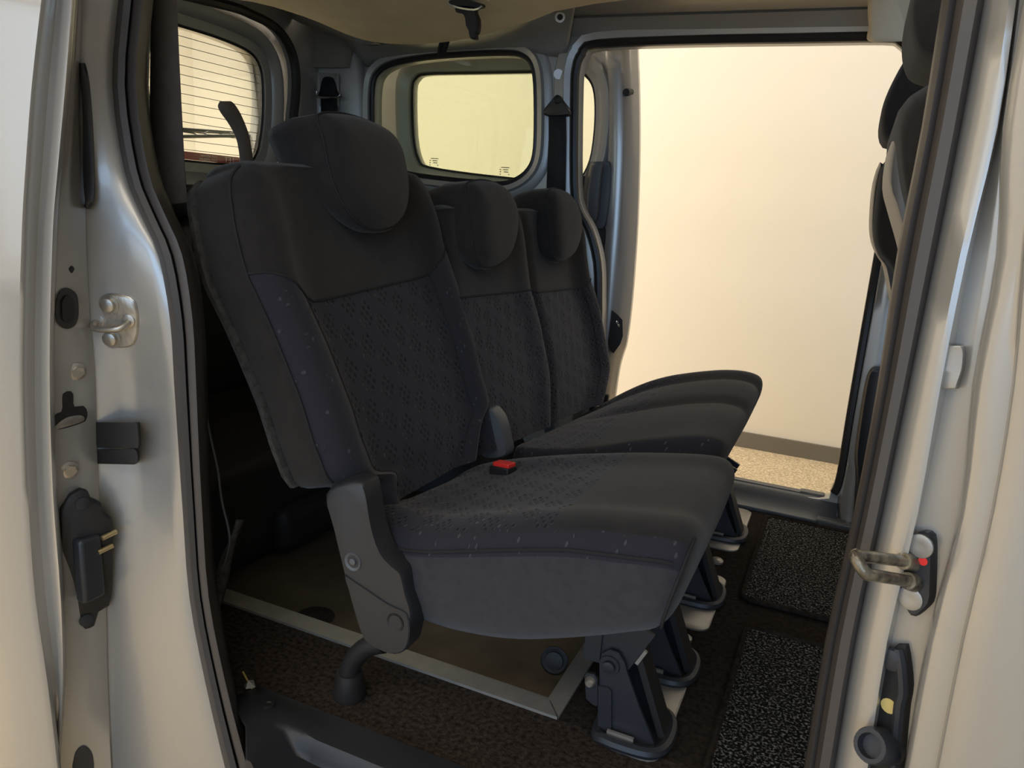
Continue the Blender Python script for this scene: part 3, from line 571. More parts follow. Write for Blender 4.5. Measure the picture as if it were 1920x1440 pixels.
# ================================================================ rear seats
def smooth(t): t = max(0, min(1, t)); return t*t*(3-2*t)
class Back:
    """local frame of a leaning seat back: a = across the van (world Y), s = up the slope, n = forwards off the cloth"""
    def __init__(k, x0, z0, deg):
        th = math.radians(deg); k.p = V((x0, 0, z0)); k.n = V((math.cos(th), 0, math.sin(th))); k.s = V((-math.sin(th), 0, math.cos(th)))
    def loc(k, px, py, n=0):
        q = atp(px, py, k.p+k.n*n, k.n)-k.p; return q.y, q.dot(k.s)
    def pos(k, a, s, n): return V((0, a, 0))+k.p+k.s*s+k.n*n
def backrest(root, B, rowspx, seam, prof, dip, thick, nf=30, dens=4, names=('fabric', 'navy', 'navy_bolster'), bol=(.16, .84), left=True):
    L = [B.loc(*a) for a, b in rowspx]; R = [B.loc(*b) for a, b in rowspx]
    def dense(P):
        q = spline([V((x, y, 0)) for x, y in P], dens); return [(v.x, v.y) for v in q]
    # keep the square ledges at the foot sharp: linear there
    L, R = dense(L), dense(R); N = len(L); ks = seam*dens
    rings, uv, rowmat = [], [], []
    nb = 8
    def ring(i, f0, f1, shrink=0.):
        (la, ls), (ra, rs) = L[i], R[i]; out = []; u_ = []
        ca = (la+ra)/2
        la, ra = la+(ca-la)*shrink, ra+(ca-ra)*shrink
        fade = min(1, (N-1-i)/(N*.22))**.7 if N-1-i < N*.22 else 1
        for j in range(nf+1):
            u = j/nf; a = la+(ra-la)*u; s = ls+(rs-ls)*u
            if i <= ks: wgt = i/ks if ks else 0
            else: wgt = max(0, 1-(i-ks)/(N*.28))
            s -= dip(u)*smooth(wgt)
            e = min(u, 1-u); rnd = -.016*(1-min(1, e/.035))**2
            n = f0+prof(u, i/N)*fade+rnd
            out.append(B.pos(a, s, n)); u_.append((a, s))
        for q in range(1, nb+1):           # far side of the pad, rear, near side
            t = q/(nb+1)
            if t <= .4: tt = t/.4; a = ra+.004*math.sin(math.pi*tt); s = rs; n = f0-.016+(f1-f0+.016)*tt
            elif t < .6: tt = (t-.4)/.2; a = ra+(la-ra)*tt; s = rs+(ls-rs)*tt; n = f1-.004
            else: tt = (t-.6)/.4; a = la-.006*math.sin(math.pi*tt); s = ls; n = f1+(f0-.016-f1)*tt
            out.append(B.pos(a, s, n)); u_.append((a, s+n))
        return out, u_
    for i in range(N):
        r, u = ring(i, 0, -thick); rings.append(r); uv += u
    # rounded top
    tl = B.s
    for f, sh, d in ((.07, .0, .004), (.16, .02, .010), (.28, .06, .015), (.4, .12, .018), (.55, .25, .019)):
        r, u = ring(N-1, -thick*f, -thick*(1-f*.6), sh); r = [p+tl*d for p in r]; rings.append(r); uv += u
    vs, fs = g_loft(rings); n = len(rings[0]); mi = []
    for i in range(len(rings)-1):
        for j in range(n):
            u = (j+.5)/nf
            mi.append(0 if (j >= nf or i >= ks) else (2 if (u < bol[0] or u > bol[1]) else 1))
    mi += [0, 0]
    o = mesh('backrest', vs, fs, list(names), root, 70, uv, mi)
    # stitched seams lie on the cloth
    if left: tube('piping', [rings[i][0]+B.n*.001 for i in range(dens*3, N)], .0028, 'thread', root, 6)
    tube('piping', [rings[i][nf]+B.n*.001 for i in range(dens*3, N)], .0028, 'thread', root, 6)
    tube('seam', [rings[ks][j]+B.n*.0006 for j in range(nf+1)], .0024, 'thread', root, 6)
    for uu in bol: 
        j = round(uu*nf); tube('seam', [rings[i][j]+B.n*.0002 for i in range(2, ks+1)], .0020, 'thread', root, 6)
    # felt-covered rear shell, stands a little proud of the pad
    b0 = dens*3
    sh = []
    for i in range(b0, N, 2):
        (la, ls), (ra, rs) = L[i], R[i]
        sh.append([B.pos(la+.03, ls, -thick-.016), B.pos(la-.001, ls, -thick-.012), B.pos(la-.006, ls, -thick+.002), B.pos(la+.03, ls, -thick+.006), B.pos(ra-.03, rs, -thick+.006), B.pos(ra+.006, rs, -thick+.002), B.pos(ra+.001, rs, -thick-.012), B.pos(ra-.03, rs, -thick-.016)])
    mesh('back_shell', *g_loft(sh), 'felt', root, 50)
    return rings, L, R, N
def headrest(root, B, cont, n0=.03, depth=.13, lift=.03, posts=True, fat=.03):
    P = [B.loc(px, py, n0) for px, py in cont]
    q = spline([V((a, s, 0)) for a, s in P], 4, True); q = resample(q, 44); c = sum(q, V())/len(q)
    smin = min(p.y for p in q); smax = max(p.y for p in q)
    def ring(n, k, up=0.):
        out = []
        for p in q:
            d = p-c; h = (p.y-smin)/(smax-smin)
            nn = n if n > 0 else n*(.42+.58*smooth(h*1.25))       # wedge: thin at the foot
            out.append(B.pos(c.x+d.x*k, c.y+d.y*k+up, n0+nn))
        return out
    R = [ring(-depth*1.02, .45, lift), ring(-depth, .70, lift), ring(-depth*.93, .86, lift*.7), ring(-depth*.75, .965, lift*.4), ring(-depth*.45, 1.03, lift*.2), ring(-depth*.15, 1.02), ring(-.006, 1.0), ring(.0, .985), ring(.001, .97), ring(fat*.4, .93), ring(fat*.75, .80), ring(fat*.95, .58), ring(fat, .30)]
    h = mesh('headrest', *g_loft(R), 'fabric', root, 80)
    tube('headrest_seam', R[7], .0026, 'thread', h, 6, True)
    for da in (-.07, .07):
        mesh('headrest_post', *g_cyl(B.pos(c.x+da, c.y-.16, n0-depth*.45), B.pos(c.x+da, c.y+.02, n0-depth*.45), .006, 10), 'chrome', h)
    return h
def cushion(root, xs, zn, zf, zb, Y0, Y1, xb, prof, side='fabric_side', nose=.30, nt=26, name='cushion', blow=.02, split=None):
    """lofted along X; zn / zf / zb = heights of the near edge, far edge and underside at every station"""
    rings, uv = [], []
    def ring(x, a, b, zb_, f=1, t=0.):
        zc = (a+b)/2*.55+zb_*.45; out = []; u_ = []
        pts = [(Y0+.045, zb_-.004), (Y0+.012, zb_+.008), (Y0-blow*.7, zb_+(a-zb_)*.22), (Y0-blow, zb_+(a-zb_)*.48), (Y0-blow*.6, zb_+(a-zb_)*.70), (Y0-.001, a-.045), (Y0+.002, a-.036), (Y0+.010, a-.020), (Y0+.022, a-.006)]
        for j in range(1, nt):
            u = j/nt; y = Y0+.022+(Y1-Y0-.044)*u; z = a-.006+(b-a)*u+prof(u, (x-xs[0])/(xs[-1]-xs[0]))
            pts.append((y, z))
        pts += [(Y1-.022, b-.006), (Y1-.010, b-.02), (Y1, b-.045), (Y1+blow*.8, zb_+(b-zb_)*.5), (Y1+blow*.4, zb_+(b-zb_)*.2), (Y1-.012, zb_+.008), (Y1-.045, zb_-.004)]
        yc = (Y0+Y1)/2
        for y, z in pts:
            z2 = zc+(z-zc)*f; y2 = yc+(y-yc)*(1-(1-f)*.35)
            out.append(V((x+nose*(z2-zc)*t, y2, z2))); u_.append((x*1.3, y2+z2*.3))
        return out, u_
    n = len(xs)
    for i, x in enumerate(xs):
        t = smooth((i/(n-1)-.45)/.55); r, u = ring(x, zn[i], zf[i], zb[i], 1, t); rings.append(r); uv += u
    for dx, f in ((.018, .95), (.032, .85), (.042, .66), (.047, .40)):
        r, u = ring(xs[-1]+dx, zn[-1], zf[-1], zb[-1], f, 1); rings.append(r); uv += u
    vs, fs = g_loft(rings); m = len(rings[0]); mi = []
    for f in fs:
        c = sum((vs[i] for i in f), V())/len(f); j = f[0] % m
        if 5 <= j <= m-6: mi.append(1 if c.x < xb(c.y) else 0)
        else: mi.append(2)
        if len(f) > 4: mi[-1] = 0
    # strip below the top edge: navy along the whole side
    for k, f in enumerate(fs):
        j = f[0] % m
        if len(f) == 4 and j in (5, 6, 7): mi[k] = 3 if k//m < n+1 else 0
        elif len(f) == 4 and j < 5 and k//m >= n+1: mi[k] = 0
    o = mesh(name, vs, fs, ['fabric', 'navy', side, 'navy_bolster'], root, 75, uv, mi)
    md = o.modifiers.new('soft', 'SUBSURF'); md.levels = 1; md.render_levels = 1
    return rings, m
def prof_px(s, Y): return [(p.x, p.z) for p in C(s, 1, Y)]

# ---- single seat, near side
SY0, SY1 = 1.03, 1.555
ss = thing('passenger_seat', 'large near rear single seat with one tall headrest and a red buckle on its cushion', 'seat', (-.6, 1.3, 0), 'rear row seats')
B1 = Back(-.72, .353, 18)
rows1 = [((712,962),(892,858)), ((704,938),(897,822)), ((698,905),(904,782)), ((640,903),(918,749)), ((614,852),(915,722)), ((600,813),(908,700)), ((580,747),(898,655)), ((557,687),(884,600)), ((523,603),(869,545)), ((498,548),(850,490)), ((480,508),(837,452)), ((462,440),(829,415)), ((453,390),(821,388)), ((447,350),(812,364)), ((448,325),(803,347)), ((462,306),(788,328))]
def dip1(u): return .068*smooth(min(u/.22, 1))*smooth(min((1-u)/.20, 1))
def prof1(u, v):
    g = .030*math.exp(-((u-.09)/.07)**2)+.030*math.exp(-((u-.91)/.07)**2)
    return g-.012+.010*math.exp(-((v-.25)/.2)**2)*math.exp(-((u-.5)/.3)**2)
backrest(ss, B1, rows1, 10, prof1, dip1, .105)
hc = [(592,214), (640,211), (690,226), (728,247), (748,275), (757,310), (763,355), (759,395), (742,424), (705,433), (672,420), (643,385), (622,340), (611,295), (602,250)]
headrest(ss, B1, hc, .03, .14)
xs = [-.735+.535*(i/15) for i in range(16)]
tn = prof_px('705,972 716,985 760,996 800,999 900,995 1000,990 1060,989 1130,996 1200,1004 1262,1010 1290,1012', SY0)
tf = prof_px('880,868 940,853 1000,846 1080,841 1200,838 1300,840 1345,845 1372,856', SY1)
bn = prof_px('700,1090 765,1150 850,1182 930,1198 1000,1205 1100,1203 1200,1195 1245,1183 1275,1150', SY0+.03)
zn = [lerpx(tn, x) for x in xs]; zf = [lerpx(tf, x) for x in xs]; zb = [lerpx(bn, x) for x in xs]
pa, pb = at(1052, 985, 1, SY0+.02), at(1142, 890, 1, 1.40)
def xb1(y): return pa.x+(pb.x-pa.x)*(y-pa.y)/(pb.y-pa.y)
def pc1(u, v): return .012*math.exp(-((u-.10)/.09)**2)+.010*math.exp(-((u-.9)/.09)**2)-.006*smooth(1-v)+.012*smooth(v*1.4-.3)*math.exp(-((u-.5)/.35)**2)
rg, m = cushion(ss, xs, zn, zf, zb, SY0, SY1, xb1, pc1, nose=.20)
tube('piping', [r[6]+V((0,-.002,0)) for r in rg[1:-3]], .0028, 'thread', ss, 6)
tube('front_seam', [p+V((.001,-.001,.0)) for p in rg[-3][1:10]], .0025, 'thread', ss, 6)
# plastic cover on the near flank, foot tube and rubber shoe
cov = [(608,925), (640,905), (685,898), (694,925), (700,985), (710,1030), (735,1062), (757,1078), (768,1120), (790,1165), (783,1160), (765,1150), (768,1195), (758,1224), (730,1228), (690,1210), (672,1185), (655,1120), (640,1060), (625,990)]
cov = [(608,925), (640,905), (672,903), (684,920), (695,985), (712,1035), (735,1062), (752,1078), (762,1118), (772,1155), (766,1200), (756,1224), (728,1228), (690,1210), (675,1188), (655,1120), (640,1060), (622,985)]
YC = .985
pts = spline([at(*p, 1, YC) for p in cov], 3, True); cc = sum(pts, V())/len(pts)
sc_ = mesh('side_cover', *g_loft([[p+V((0,.045,0)) for p in pts], [p+V((0,.012,0)) for p in pts], [p.lerp(cc, .02)+V((0,.003,0)) for p in pts], [p.lerp(cc, .05) for p in pts]]), 'plastic', ss, 40)
low = spline([at(*p, 1, YC-.003) for p in ((645,1080), (660,1088), (725,1132), (762,1152), (767,1195), (756,1222), (728,1226), (692,1208), (678,1188), (658,1120))], 3, True); lc = sum(low, V())/len(low)
mesh('lower_cover', *g_loft([[p+V((0,.02,0)) for p in low], [p+V((0,.002,0)) for p in low], [p.lerp(lc, .03) for p in low]]), 'plastic', sc_, 40)
q = at(662, 1053, 1, YC); lathe('cover_screw', q+V((0,.001,0)), (0,-1,0), [(0, .0175), (.003, .0165), (.001, .012), (-.004, .011), (-.003, .007), (.004, .006), (.005, .003)], 'plastic_grey', sc_)
q = at(741, 1167, 1, YC-.003); lathe('finger_hole', q+V((0,.001,0)), (0,-1,0), [(0, .017), (.0025, .0165), (.0015, .013), (-.0006, .011)], 'black', sc_)
ft = C('720,1205 690,1212 665,1235 655,1262 653,1290', 1, 1.03)
tube('foot_tube', [V((p.x, 1.03, p.z)) for p in ft], .019, 'black', ss, 14, sm=5)
f0 = at(655, 1302, 1, 1.03)
lathe('rubber_shoe', V((f0.x, 1.03, 0.0)), (0,0,1), [(0, .030), (.006, .031), (.045, .025), (.052, .024), (.052, .019), (.045, .018)], 'rubber', ss)
# recliner covers between the seats
def recliner(root, pts_, Y, th=.05, name='recliner_cover'):
    p = spline([at(*q, 1, Y) for q in pts_], 3, True); c = sum(p, V())/len(p)
    return mesh(name, *g_loft([[q+V((0,th,0)) for q in p], [q+V((0,.006,0)) for q in p], [q.lerp(c, .07) for q in p]]), 'plastic_grey', root, 40)
recliner(ss, ((903,776), (912,767), (922,770), (936,790), (946,830), (948,856), (915,862), (900,850), (904,810)), 1.565, .045)

for px, py in ((727, 900), (885, 806)):
    a, s = B1.loc(px, py, .0); lathe('cover_button', B1.pos(a, s, -.006), B1.n, [(0, .012), (.012, .012), (.015, .009), (.013, .004)], 'black', ss)
# pull strap on the shoulder of the single seat
def strip_px(lp, rp_, X): return [[at(*p, 0, x) for p, x in zip(lp, X)], [at(*p, 0, x) for p, x in zip(rp_, X)]]
l_ = [(454,330),(446,268),(432,236),(414,210),(409,197),(413,191),(412,196),(420,212),(436,240),(448,268),(458,325)]
r2 = [(478,330),(468,262),(456,226),(446,206),(438,195),(432,191),(436,196),(444,214),(452,240),(460,268),(470,325)]
X_ = [-1.225,-1.23,-1.235,-1.24,-1.245,-1.255,-1.265,-1.27,-1.265,-1.26,-1.25]
sheet('pull_strap', [spline(r, 4) for r in strip_px(l_, r2, X_)], 'webbing', ss, .003)
# front hinge bracket: base hoop, two cheek plates, pivot bolt
CHEEK = [(p.x, p.z) for p in C('1125,1374 1124,1300 1124,1240 1129,1225 1144,1218 1160,1224 1171,1243 1176,1262 1200,1330 1229,1402', 1, 1.157)]
LOCK = [(p.x, p.z) for p in C('1096,1268 1100,1262 1114,1264 1120,1274 1120,1324 1112,1322 1099,1310', 1, 1.15)]
FOLD = [(p.x, p.z) for p in C('1121,1286 1140,1290 1146,1296 1146,1366 1140,1374 1121,1366', 1, 1.152)]
PIV = at(1143, 1247, 1, 1.157); LKB = at(1107, 1278, 1, 1.15)
HX0 = at(1114, 1380, 2, .012).x; HX1 = at(1264, 1375, 2, .012).x-.006
def bracket(root, Yn):
    X0, X1 = HX0, HX1; Yf = Yn+.125; r = .040
    loop = [V((X0+.015, Yn, .012)), V((X1-r, Yn, .012)), V((X1-r*.3, Yn+r*.3, .012)), V((X1, Yn+r, .012)), V((X1, Yf-r, .014)), V((X1-r*.3, Yf-r*.3, .016)), V((X1-r, Yf, .016)), V((X0+.015, Yf, .016)), V((X0, Yf-.02, .014)), V((X0, Yn+.02, .012))]
    mesh('hinge_base', *join([g_tube(spline(loop, 3, True), .011, 8, True), g_box(((X0+X1)/2, (Yn+Yf)/2, .008), (X1-X0-.01, Yf-Yn-.01, .008))]), 'bracket', root)
    def slab(P, Y, th):
        p = [V((x, Y, z)) for x, z in P]; return g_loft([p, [q+V((0, th, 0)) for q in p]])
    xl = CHEEK[0][0]
    hb = mesh('hinge_bracket', *join([slab(CHEEK, Yn+.022, .006), slab(CHEEK, Yn+.092, .006), g_box((xl+.001, Yn+.06, .07), (.006, .075, .11)), slab(FOLD, Yn+.017, .006), slab(LOCK, Yn+.015, .006)]), 'bracket', root, 30)
    c = V((PIV.x, Yn+.022, PIV.z))
    lathe('pivot_bolt', c, (0, -1, 0), [(0, .019), (.003, .018), (.003, .011), (.010, .0105), (.011, .006)], 'bracket', hb)
    lathe('lock_bolt', V((LKB.x, Yn+.015, LKB.z)), (0, -1, 0), [(0, .010), (.005, .009), (.009, .006)], 'steel', hb)
    mesh('seat_hanger', *join([g_box((PIV.x+.012, Yn+.035, PIV.z+.04), (.075, .008, .11), Matrix.Rotation(.45, 3, 'Y')), g_box((PIV.x+.012, Yn+.085, PIV.z+.04), (.075, .008, .11), Matrix.Rotation(.45, 3, 'Y')), g_box((PIV.x-.035, Yn+.03, PIV.z+.03), (.03, .008, .07)), g_cyl((PIV.x, Yn+.02, PIV.z), (PIV.x, Yn+.105, PIV.z), .008)]), 'bracket', root, 30)
    mesh('hanger_tab', *g_box((PIV.x+.052, Yn+.030, PIV.z+.028), (.006, .006, .032), Matrix.Rotation(.45, 3, 'Y')), 'plate', root)
    mesh('hinge_strut', *g_box((X1-.045, Yn+.070, .105), (.012, .05, .20), Matrix.Rotation(-.38, 3, 'Y')), 'black', root)
    mesh('rating_tab', *g_box((PIV.x+.035, Yn+.010, .020), (.048, .006, .012)), 'plate', root)
bracket(ss, 1.135); bracket(ss, 1.36)
lathe('dial', at(1040, 1238, 1, 1.34), (.1, -1, .25), [(0, .030), (.004, .030), (.006, .026), (.004, .020), (.007, .019), (.008, .006)], 'black', ss)

# ---- double seat, centre and far side
ds = thing('passenger_seat', 'far rear double seat with two headrests, set beyond the single seat', 'seat', (-.6, 2.0, 0), 'rear row seats')
B2 = Back(-.69, .318, 17)
rows2 = [((905,858),(1120,757)), ((890,770),(1128,728)), ((872,720),(1134,700)), ((860,670),(1134,680)), ((850,630),(1127,640)), ((842,600),(1117,585)), ((836,570),(1106,545)), ((832,540),(1097,520)), ((828,490),(1091,480)), ((822,440),(1088,445)), ((818,415),(1083,420)), ((820,398),(1074,405)), ((830,390),(1060,398))]
def dip2(u):
    return .012*smooth(min((1-u)/.09, 1))+.020*smooth(min((1-u)/.10, 1))*(1 if u > .56 else .6)
def prof2(u, v):
    g = .040*math.exp(-((u-.95)/.05)**2)-.020*math.exp(-((u-.535)/.022)**2)+.016*math.exp(-((u-.47)/.05)**2)
    return g-.008-.05*(1-smooth(u/.09))
backrest(ds, B2, rows2, 7, prof2, dip2, .10, nf=56, left=False, bol=(.535, .915), names=('fabric', 'navy', 'navy'))
headrest(ds, B2, [(872,345), (900,336), (930,343), (952,362), (964,390), (966,420), (962,455), (950,485), (930,500), (908,502), (893,488), (885,455), (880,415), (876,375)], .03, .13)
headrest(ds, B2, [(1028,356), (1045,353), (1066,365), (1079,390), (1085,420), (1083,450), (1075,475), (1060,489), (1044,490), (1035,475), (1030,440), (1027,395)], .03, .13)
xs = [-.72+.470*(i/15) for i in range(16)]
DY0, DY1 = 1.64, 2.40
tf = prof_px('1100,772 1140,752 1180,728 1220,710 1260,698 1310,689 1350,684 1385,687 1410,695', DY1)
tn = [(-.72, .33), (-.60, .345), (-.5, .37), (-.38, .415), (-.28, .445), (-.20, .445)]
bn = [(-.72, .16), (-.45, .19), (-.2, .265)]
zn = [lerpx(tn, x) for x in xs]; zf = [lerpx(tf, x)-.004 for x in xs]; zb = [lerpx(bn, x) for x in xs]
pa, pb = at(1165, 832, 1, 1.9), at(1282, 722, 1, 2.36)
def xb2(y): return pa.x+(pb.x-pa.x)*(y-pa.y)/(pb.y-pa.y)
def pc2(u, v): return -.016*math.exp(-((u-.5)/.05)**2)*smooth(v*2)-.012*math.exp(-((u-.86)/.04)**2)+.012*math.exp(-((u-.94)/.05)**2)+.012*smooth(v*1.4-.3)*(math.exp(-((u-.25)/.16)**2)+math.exp(-((u-.72)/.12)**2))
rg, m = cushion(ds, xs, zn, zf, zb, DY0, DY1, xb2, pc2, nt=44)
recliner(ds, ((1013,768), (1022,764), (1030,775), (1040,800), (1047,826), (1040,834), (1028,832), (1018,800)), 1.98, .03)
bracket(ds, 1.70); bracket(ds, 2.12)
# rest of the buckle and floor parts
rb = thing('belt_buckle', 'red seat belt release button on the cushion of the near seat', 'buckle', at(945, 872, 1, 1.40))
c = at(944, 873, 1, 1.42)
rt = Matrix.Rotation(-.25, 3, 'Z')@Matrix.Rotation(-.12, 3, 'Y')
box('buckle_body', c+V((0,0,-.010)), (.052, .034, .020), 'black', rb, .003, rt)
box('release_button', c+V((.002,-.001,.004)), (.044, .026, .010), 'red', rb, .002, rt)
fr = thing('floor_frame', 'mitred aluminium edge frame let into the carpet under the near seat', 'frame', (-.37, 1.16, 0))
def mitre(name, P, z0=-.05, z1=.006):
    n = len(P); return mesh(name, *join([g_loft([[V((x, y, .0)) for x, y in P], [V((x, y, z1)) for x, y in P]])]), 'alu', fr, 30)

mitre('frame_bar', [(-1.30, 1.158), (-.368, 1.158), (-.402, 1.200), (-1.30, 1.200)])
mitre('frame_bar', [(-.366, 1.160), (-.366, 2.45), (-.400, 2.45), (-.400, 1.202)])
mesh('frame_lip', *g_box((-.83, 1.202, -.022), (.87, .003, .055)), 'alu', fr); mesh('frame_lip', *g_box((-.402, 1.83, -.022), (.003, 1.25, .055)), 'alu', fr)
for i, (y0, y1, lab) in enumerate(((1.13, 1.50, 'nearest pale metal floor plate under the single seat hinges'), (1.60, 1.90, 'middle pale metal floor plate under the seat hinges'), (2.07, 2.42, 'farthest pale metal floor plate beside the far door sill'))):
    x0, x1 = -.285, -.172; r = .03
    p = []
    for cx, cy, a0 in ((x1-r, y0+r, -90), (x1-r, y1-r, 0), (x0+r, y1-r, 90), (x0+r, y0+r, 180)):
        p += [V((cx+r*math.cos(math.radians(a0+k*22.5)), cy+r*math.sin(math.radians(a0+k*22.5)), .0)) for k in range(5)]
    fp = mesh('floor_plate', *g_loft([p, [q+V((0,0,.004)) for q in p], [q.lerp(V(((x0+x1)/2, (y0+y1)/2, 0)), .04)+V((0,0,.006)) for q in p]]), 'plate', None, 30)
    fp['label'] = lab; fp['category'] = 'floor plate'; fp['group'] = 'floor plates under the seat hinges'
for y, lab in ((1.55, 'small round metal stud between the nearest and middle floor plates'), (1.985, 'small round metal stud between the middle and farthest floor plates')):
    s_ = lathe('floor_stud', V((-.215, y, 0)), (0,0,1), [(0, .018), (.006, .018), (.010, .013), (.012, .005)], 'plate', None); s_['label'] = lab; s_['category'] = 'stud'
# loop mats with a bound edge
for (x0, x1, y0, y1, lab) in ((-.125, .30, 1.80, 2.385, 'far rectangular black loop pile mat beside the far sill'), (-.095, .30, 1.05, 1.665, 'near rectangular black loop pile mat at the foot of the right pillar')):
    t = thing('floor_mat', lab, 'mat', ((x0+x1)/2, (y0+y1)/2, 0), 'loop pile floor mats')
    r = .025; p = []
    for cx, cy, a0 in ((x1-r, y0+r, -90), (x1-r, y1-r, 0), (x0+r, y1-r, 90), (x0+r, y0+r, 180)):
        p += [V((cx+r*math.cos(math.radians(a0+k*30)), cy+r*math.sin(math.radians(a0+k*30)), .001)) for k in range(4)]
    mesh('mat_pile', *g_loft([p, [q+V((0,0,.009)) for q in p]]), 'mat', t, 30)
    mesh('mat_binding', *g_tube([q+V((0,0,.007)) for q in p], .007, 8, True), 'carpet_dark', t)

# ================================================================ belts and fittings
def belt(name, label, pts_, w_, m, th=.0025, cat='seat belt'):
    t = thing(name, label, cat, pts_[0][0])
    a = spline([p for p, q in pts_], 4); b = spline([q for p, q in pts_], 4)
    sheet('webbing', [a, [p.lerp(q, .5) for p, q in zip(a, b)], b], m, t, th)
    return t
bl = belt('seat_belt', 'broad grey seat belt hanging beside the left pillar, through a black bar', [(at(a, y, 1, .985), at(b, y, 1, 1.0)) for a, b, y in ((284, 330, -30), (285, 331, 0), (282, 336, 120), (282, 342, 240), (286, 347, 330), (306, 353, 388))], 0, 'webbing')

sheet('lower_webbing', [[at(x, y, 1, 1.0) for x, y in ((322, 400), (334, 440), (344, 480), (352, 560))], [at(x, y, 1, 1.005) for x, y in ((356, 400), (359, 440), (362, 480), (364, 560))]], 'webbing', bl, .0025)
mesh('belt_bar', *join([g_tube(C('300,399 335,396 368,392', 1, .985), .0135, 10), g_tube(C('362,385 372,400 374,432', 1, .99), .011, 8)]), 'black', bl)

mesh('belt_guide', *g_tube(C('318,412 330,425 325,432', 1, .98), .007, 8), 'rubber', bl)
mesh('guide_rod', *g_tube(C('352,437 382,437', 1, 1.05), .003, 6), 'chrome', bl)
# far pillar belt
t = thing('seat_belt', 'black seat belt with triangular anchor on the pillar between window and far opening', 'seat belt', at(1045, 200, 1, 2.44))
p = spline(C('1046,178 1058,192 1069,208 1066,217 1045,219 1024,217 1021,207 1034,190', 1, 2.455), 3, True); c = sum(p, V())/len(p)
an = mesh('anchor', *g_loft([[q+V((0,.012,0)) for q in p], [q+V((0,-.006,0)) for q in p], [q.lerp(c, .15)+V((0,-.012,0)) for q in p]]), 'rubber', t)
lathe('anchor_bolt', at(1046, 187, 1, 2.445), (0, -1, 0), [(0, .014), (.006, .013), (.010, .007)], 'black', an)
sheet('webbing', [C('1029,214 1029,260 1026,320 1024,380', 1, 2.45), C('1061,216 1062,260 1061,320 1060,380', 1, 2.45)], 'webbing_black', t, .003)
# rear corner belt with bright wire guide
t = thing('seat_belt', 'black seat belt through a bright wire guide in the rear corner', 'seat belt', at(615, 170, 1, 2.43))
p = spline(C('606,148 616,144 624,148 631,172 633,182 600,182 601,168', 1, 2.425), 3, True); c = sum(p, V())/len(p)
mesh('belt_hood', *g_loft([[q+V((0,.015,0)) for q in p], [q+V((0,-.004,0)) for q in p], [q.lerp(c, .2)+V((0,-.010,0)) for q in p]]), 'black', t)
tube('wire_guide', C('594,171 594,178 598,182 615,183 632,183 637,178 635,172', 1, 2.40), .0035, 'chrome', t, 8, sm=3)
sheet('webbing', [C('602,182 602,210 602,260', 1, 2.42), C('631,184 631,210 630,260', 1, 2.42)], 'webbing_black', t, .003)
plate('anchor_plate', C('597,136 634,138 634,200 597,200', 1, 2.435), [], (0,1,0), .006, 'paint_in', t)
for px in (603, 630): lathe('plate_rivet', at(px, 142, 1, 2.434), (0,-1,0), [(0, .004), (.003, .003)], 'steel', t, 10)
# belt stowed in the roof
t = thing('roof_belt', 'black belt tongue and buckle hanging from the tan headliner', 'seat belt', at(880, 20, 1, 2.0))
YR = 1.86
p = spline(C('856,12 888,12 893,24 898,36 898,52 896,62 893,64 893,74 882,72 880,60 874,48 872,32 866,24 855,22', 1, YR), 2, True); c = sum(p, V())/len(p)
mesh('belt_tongue', *g_loft([[q+V((0,.012,0)) for q in p], [q+V((0,0,0)) for q in p], [q.lerp(c, .1)+V((0,-.004,0)) for q in p]]), 'black', t)
p = spline(C('846,3 870,0 902,8 900,16 880,13 850,11', 1, YR), 2, True); c = sum(p, V())/len(p)
mesh('retractor_cover', *g_loft([[q+V((0,.02,.004)) for q in p], [q+V((0,-.01,0)) for q in p]]), 'black', t)
tube('retractor_rim', C('842,6 860,14 890,18 904,12', 1, YR-.005), .004, 'chrome', t, 6, sm=3)
lathe('retractor_housing', at(884, -6, 1, YR+.02), (0, 0, 1), [(-.01, .045), (.0, .05), (.02, .05)], 'head', t)
t = thing('strap_loop', 'small black strap loop above the far quarter window', 'strap', at(832, 90, 1, 2.42))
lp = spline(C('838,74 834,88 828,104 824,106 825,90 829,76', 1, 2.40), 3)
sheet('loop_webbing', [[q+V((-.008,0,0)) for q in lp], [q+V((.010,.004,0)) for q in lp]], 'webbing_black', t, .003)

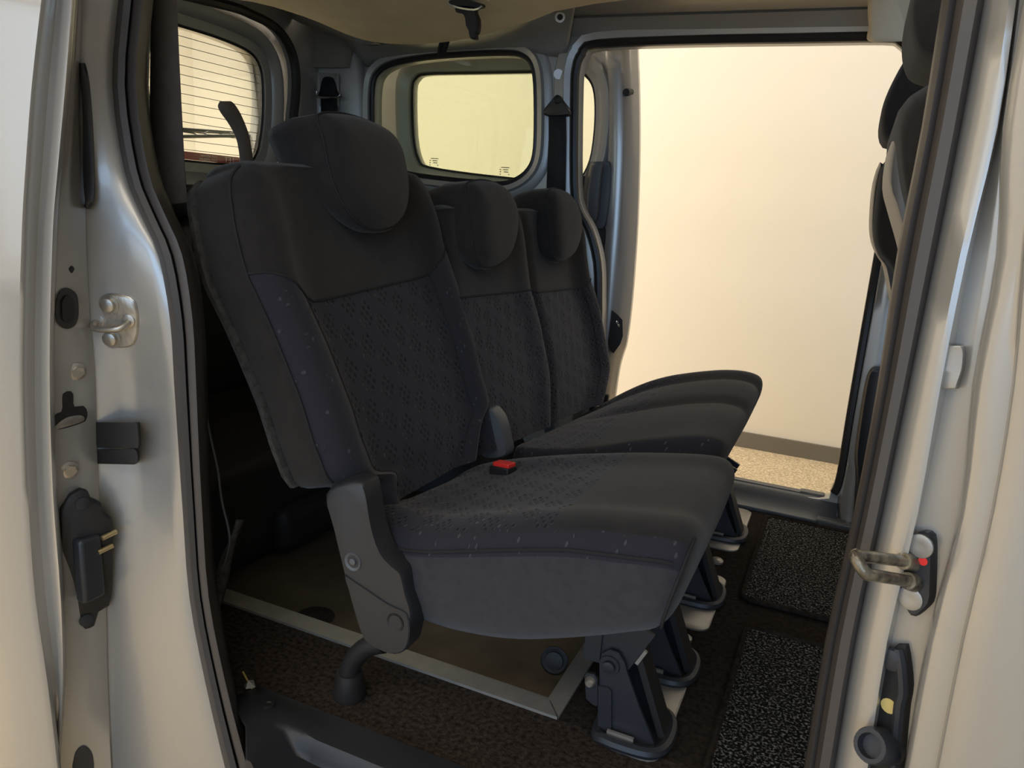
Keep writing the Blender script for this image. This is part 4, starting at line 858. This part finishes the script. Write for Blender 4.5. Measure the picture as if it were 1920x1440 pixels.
# ================================================================ front seats, only their rear edges show
def front_seat(label, Yc, hr, bk, pn, grey):
    t = thing('front_seat', label, 'seat', (.45, Yc, 0), 'front seats seen from behind')
    def slab(cont, Y0, Y1, m, name, r=.03, X=.0):
        """profile in X-Z traced at the seat's near flank, extruded across the seat and rounded"""
        p = resample(spline([at(px, py, 1, Y0) for px, py in cont], 4, True), 40); c = sum(p, V())/len(p); R = []
        for f, k in ((0, .80), (.03, .90), (.10, .97), (.22, 1.0), (.78, 1.0), (.90, .97), (.97, .90), (1, .80)):
            R.append([V((c.x+(q.x-c.x)*k, Y0+(Y1-Y0)*f, c.z+(q.z-c.z)*k)) for q in p])
        return mesh(name, *g_loft(R), m, t, 80)
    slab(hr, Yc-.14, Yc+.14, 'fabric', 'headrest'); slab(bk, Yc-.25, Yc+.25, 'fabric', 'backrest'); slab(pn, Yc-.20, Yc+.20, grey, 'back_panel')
    box('cushion', (.55, Yc, .36), (.50, .5, .18), 'fabric', t, .05); box('seat_base', (.55, Yc, .135), (.40, .4, .27), 'black', t, .02)
    for s in (-.06, .06): mesh('headrest_post', *g_cyl((.14, Yc+s, .95), (.11, Yc+s, 1.12), .007), 'chrome', t)
front_seat('near front seat with rounded headrest and pale lit back panel beside the right pillar', 1.40,
    [(1724,-45), (1708,0), (1707,45), (1716,82), (1735,101), (1790,110), (1830,60), (1830,-20), (1790,-60)],
    [(1712,160), (1740,142), (1790,130), (1830,200), (1840,420), (1830,640), (1780,640), (1740,520), (1710,420), (1688,340), (1680,240), (1690,190)],
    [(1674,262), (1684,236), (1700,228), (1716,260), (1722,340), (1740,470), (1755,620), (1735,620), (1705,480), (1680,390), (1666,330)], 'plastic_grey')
front_seat('far front seat with a dark wedge headrest against the bright opening', 2.08,
    [(1652,212), (1660,180), (1678,140), (1704,98), (1740,85), (1790,100), (1800,200), (1770,260), (1700,262), (1662,262), (1651,240)],
    [(1650,310), (1664,293), (1700,285), (1790,290), (1800,420), (1810,600), (1730,620), (1690,560), (1668,505), (1645,480), (1635,440), (1638,380)],
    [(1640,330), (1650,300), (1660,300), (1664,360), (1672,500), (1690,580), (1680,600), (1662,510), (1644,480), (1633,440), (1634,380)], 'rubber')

t = thing('scrap', 'tiny crumpled pale scrap lying on the carpet beside the left door seal', 'litter', at(470, 1290, 2, .002))
q = at(467, 1290, 2, .004); e = at(462, 1272, 2, .006)
mesh('paper', [q+V(v) for v in ((-.012,0,.002), (0,.012,.010), (.013,.004,.003), (.003,-.012,.006), (-.002,.0,.016), (0,0,0))], [(0,1,4), (1,2,4), (2,3,4), (3,0,4), (1,0,5), (2,1,5), (3,2,5), (0,3,5)], 'plate', t, 20)
mesh('stalk', *g_tube([e+V((-.02,.012,0)), e, q+V((.02,-.008,.002))], .0018, 5), 'yellow', t)
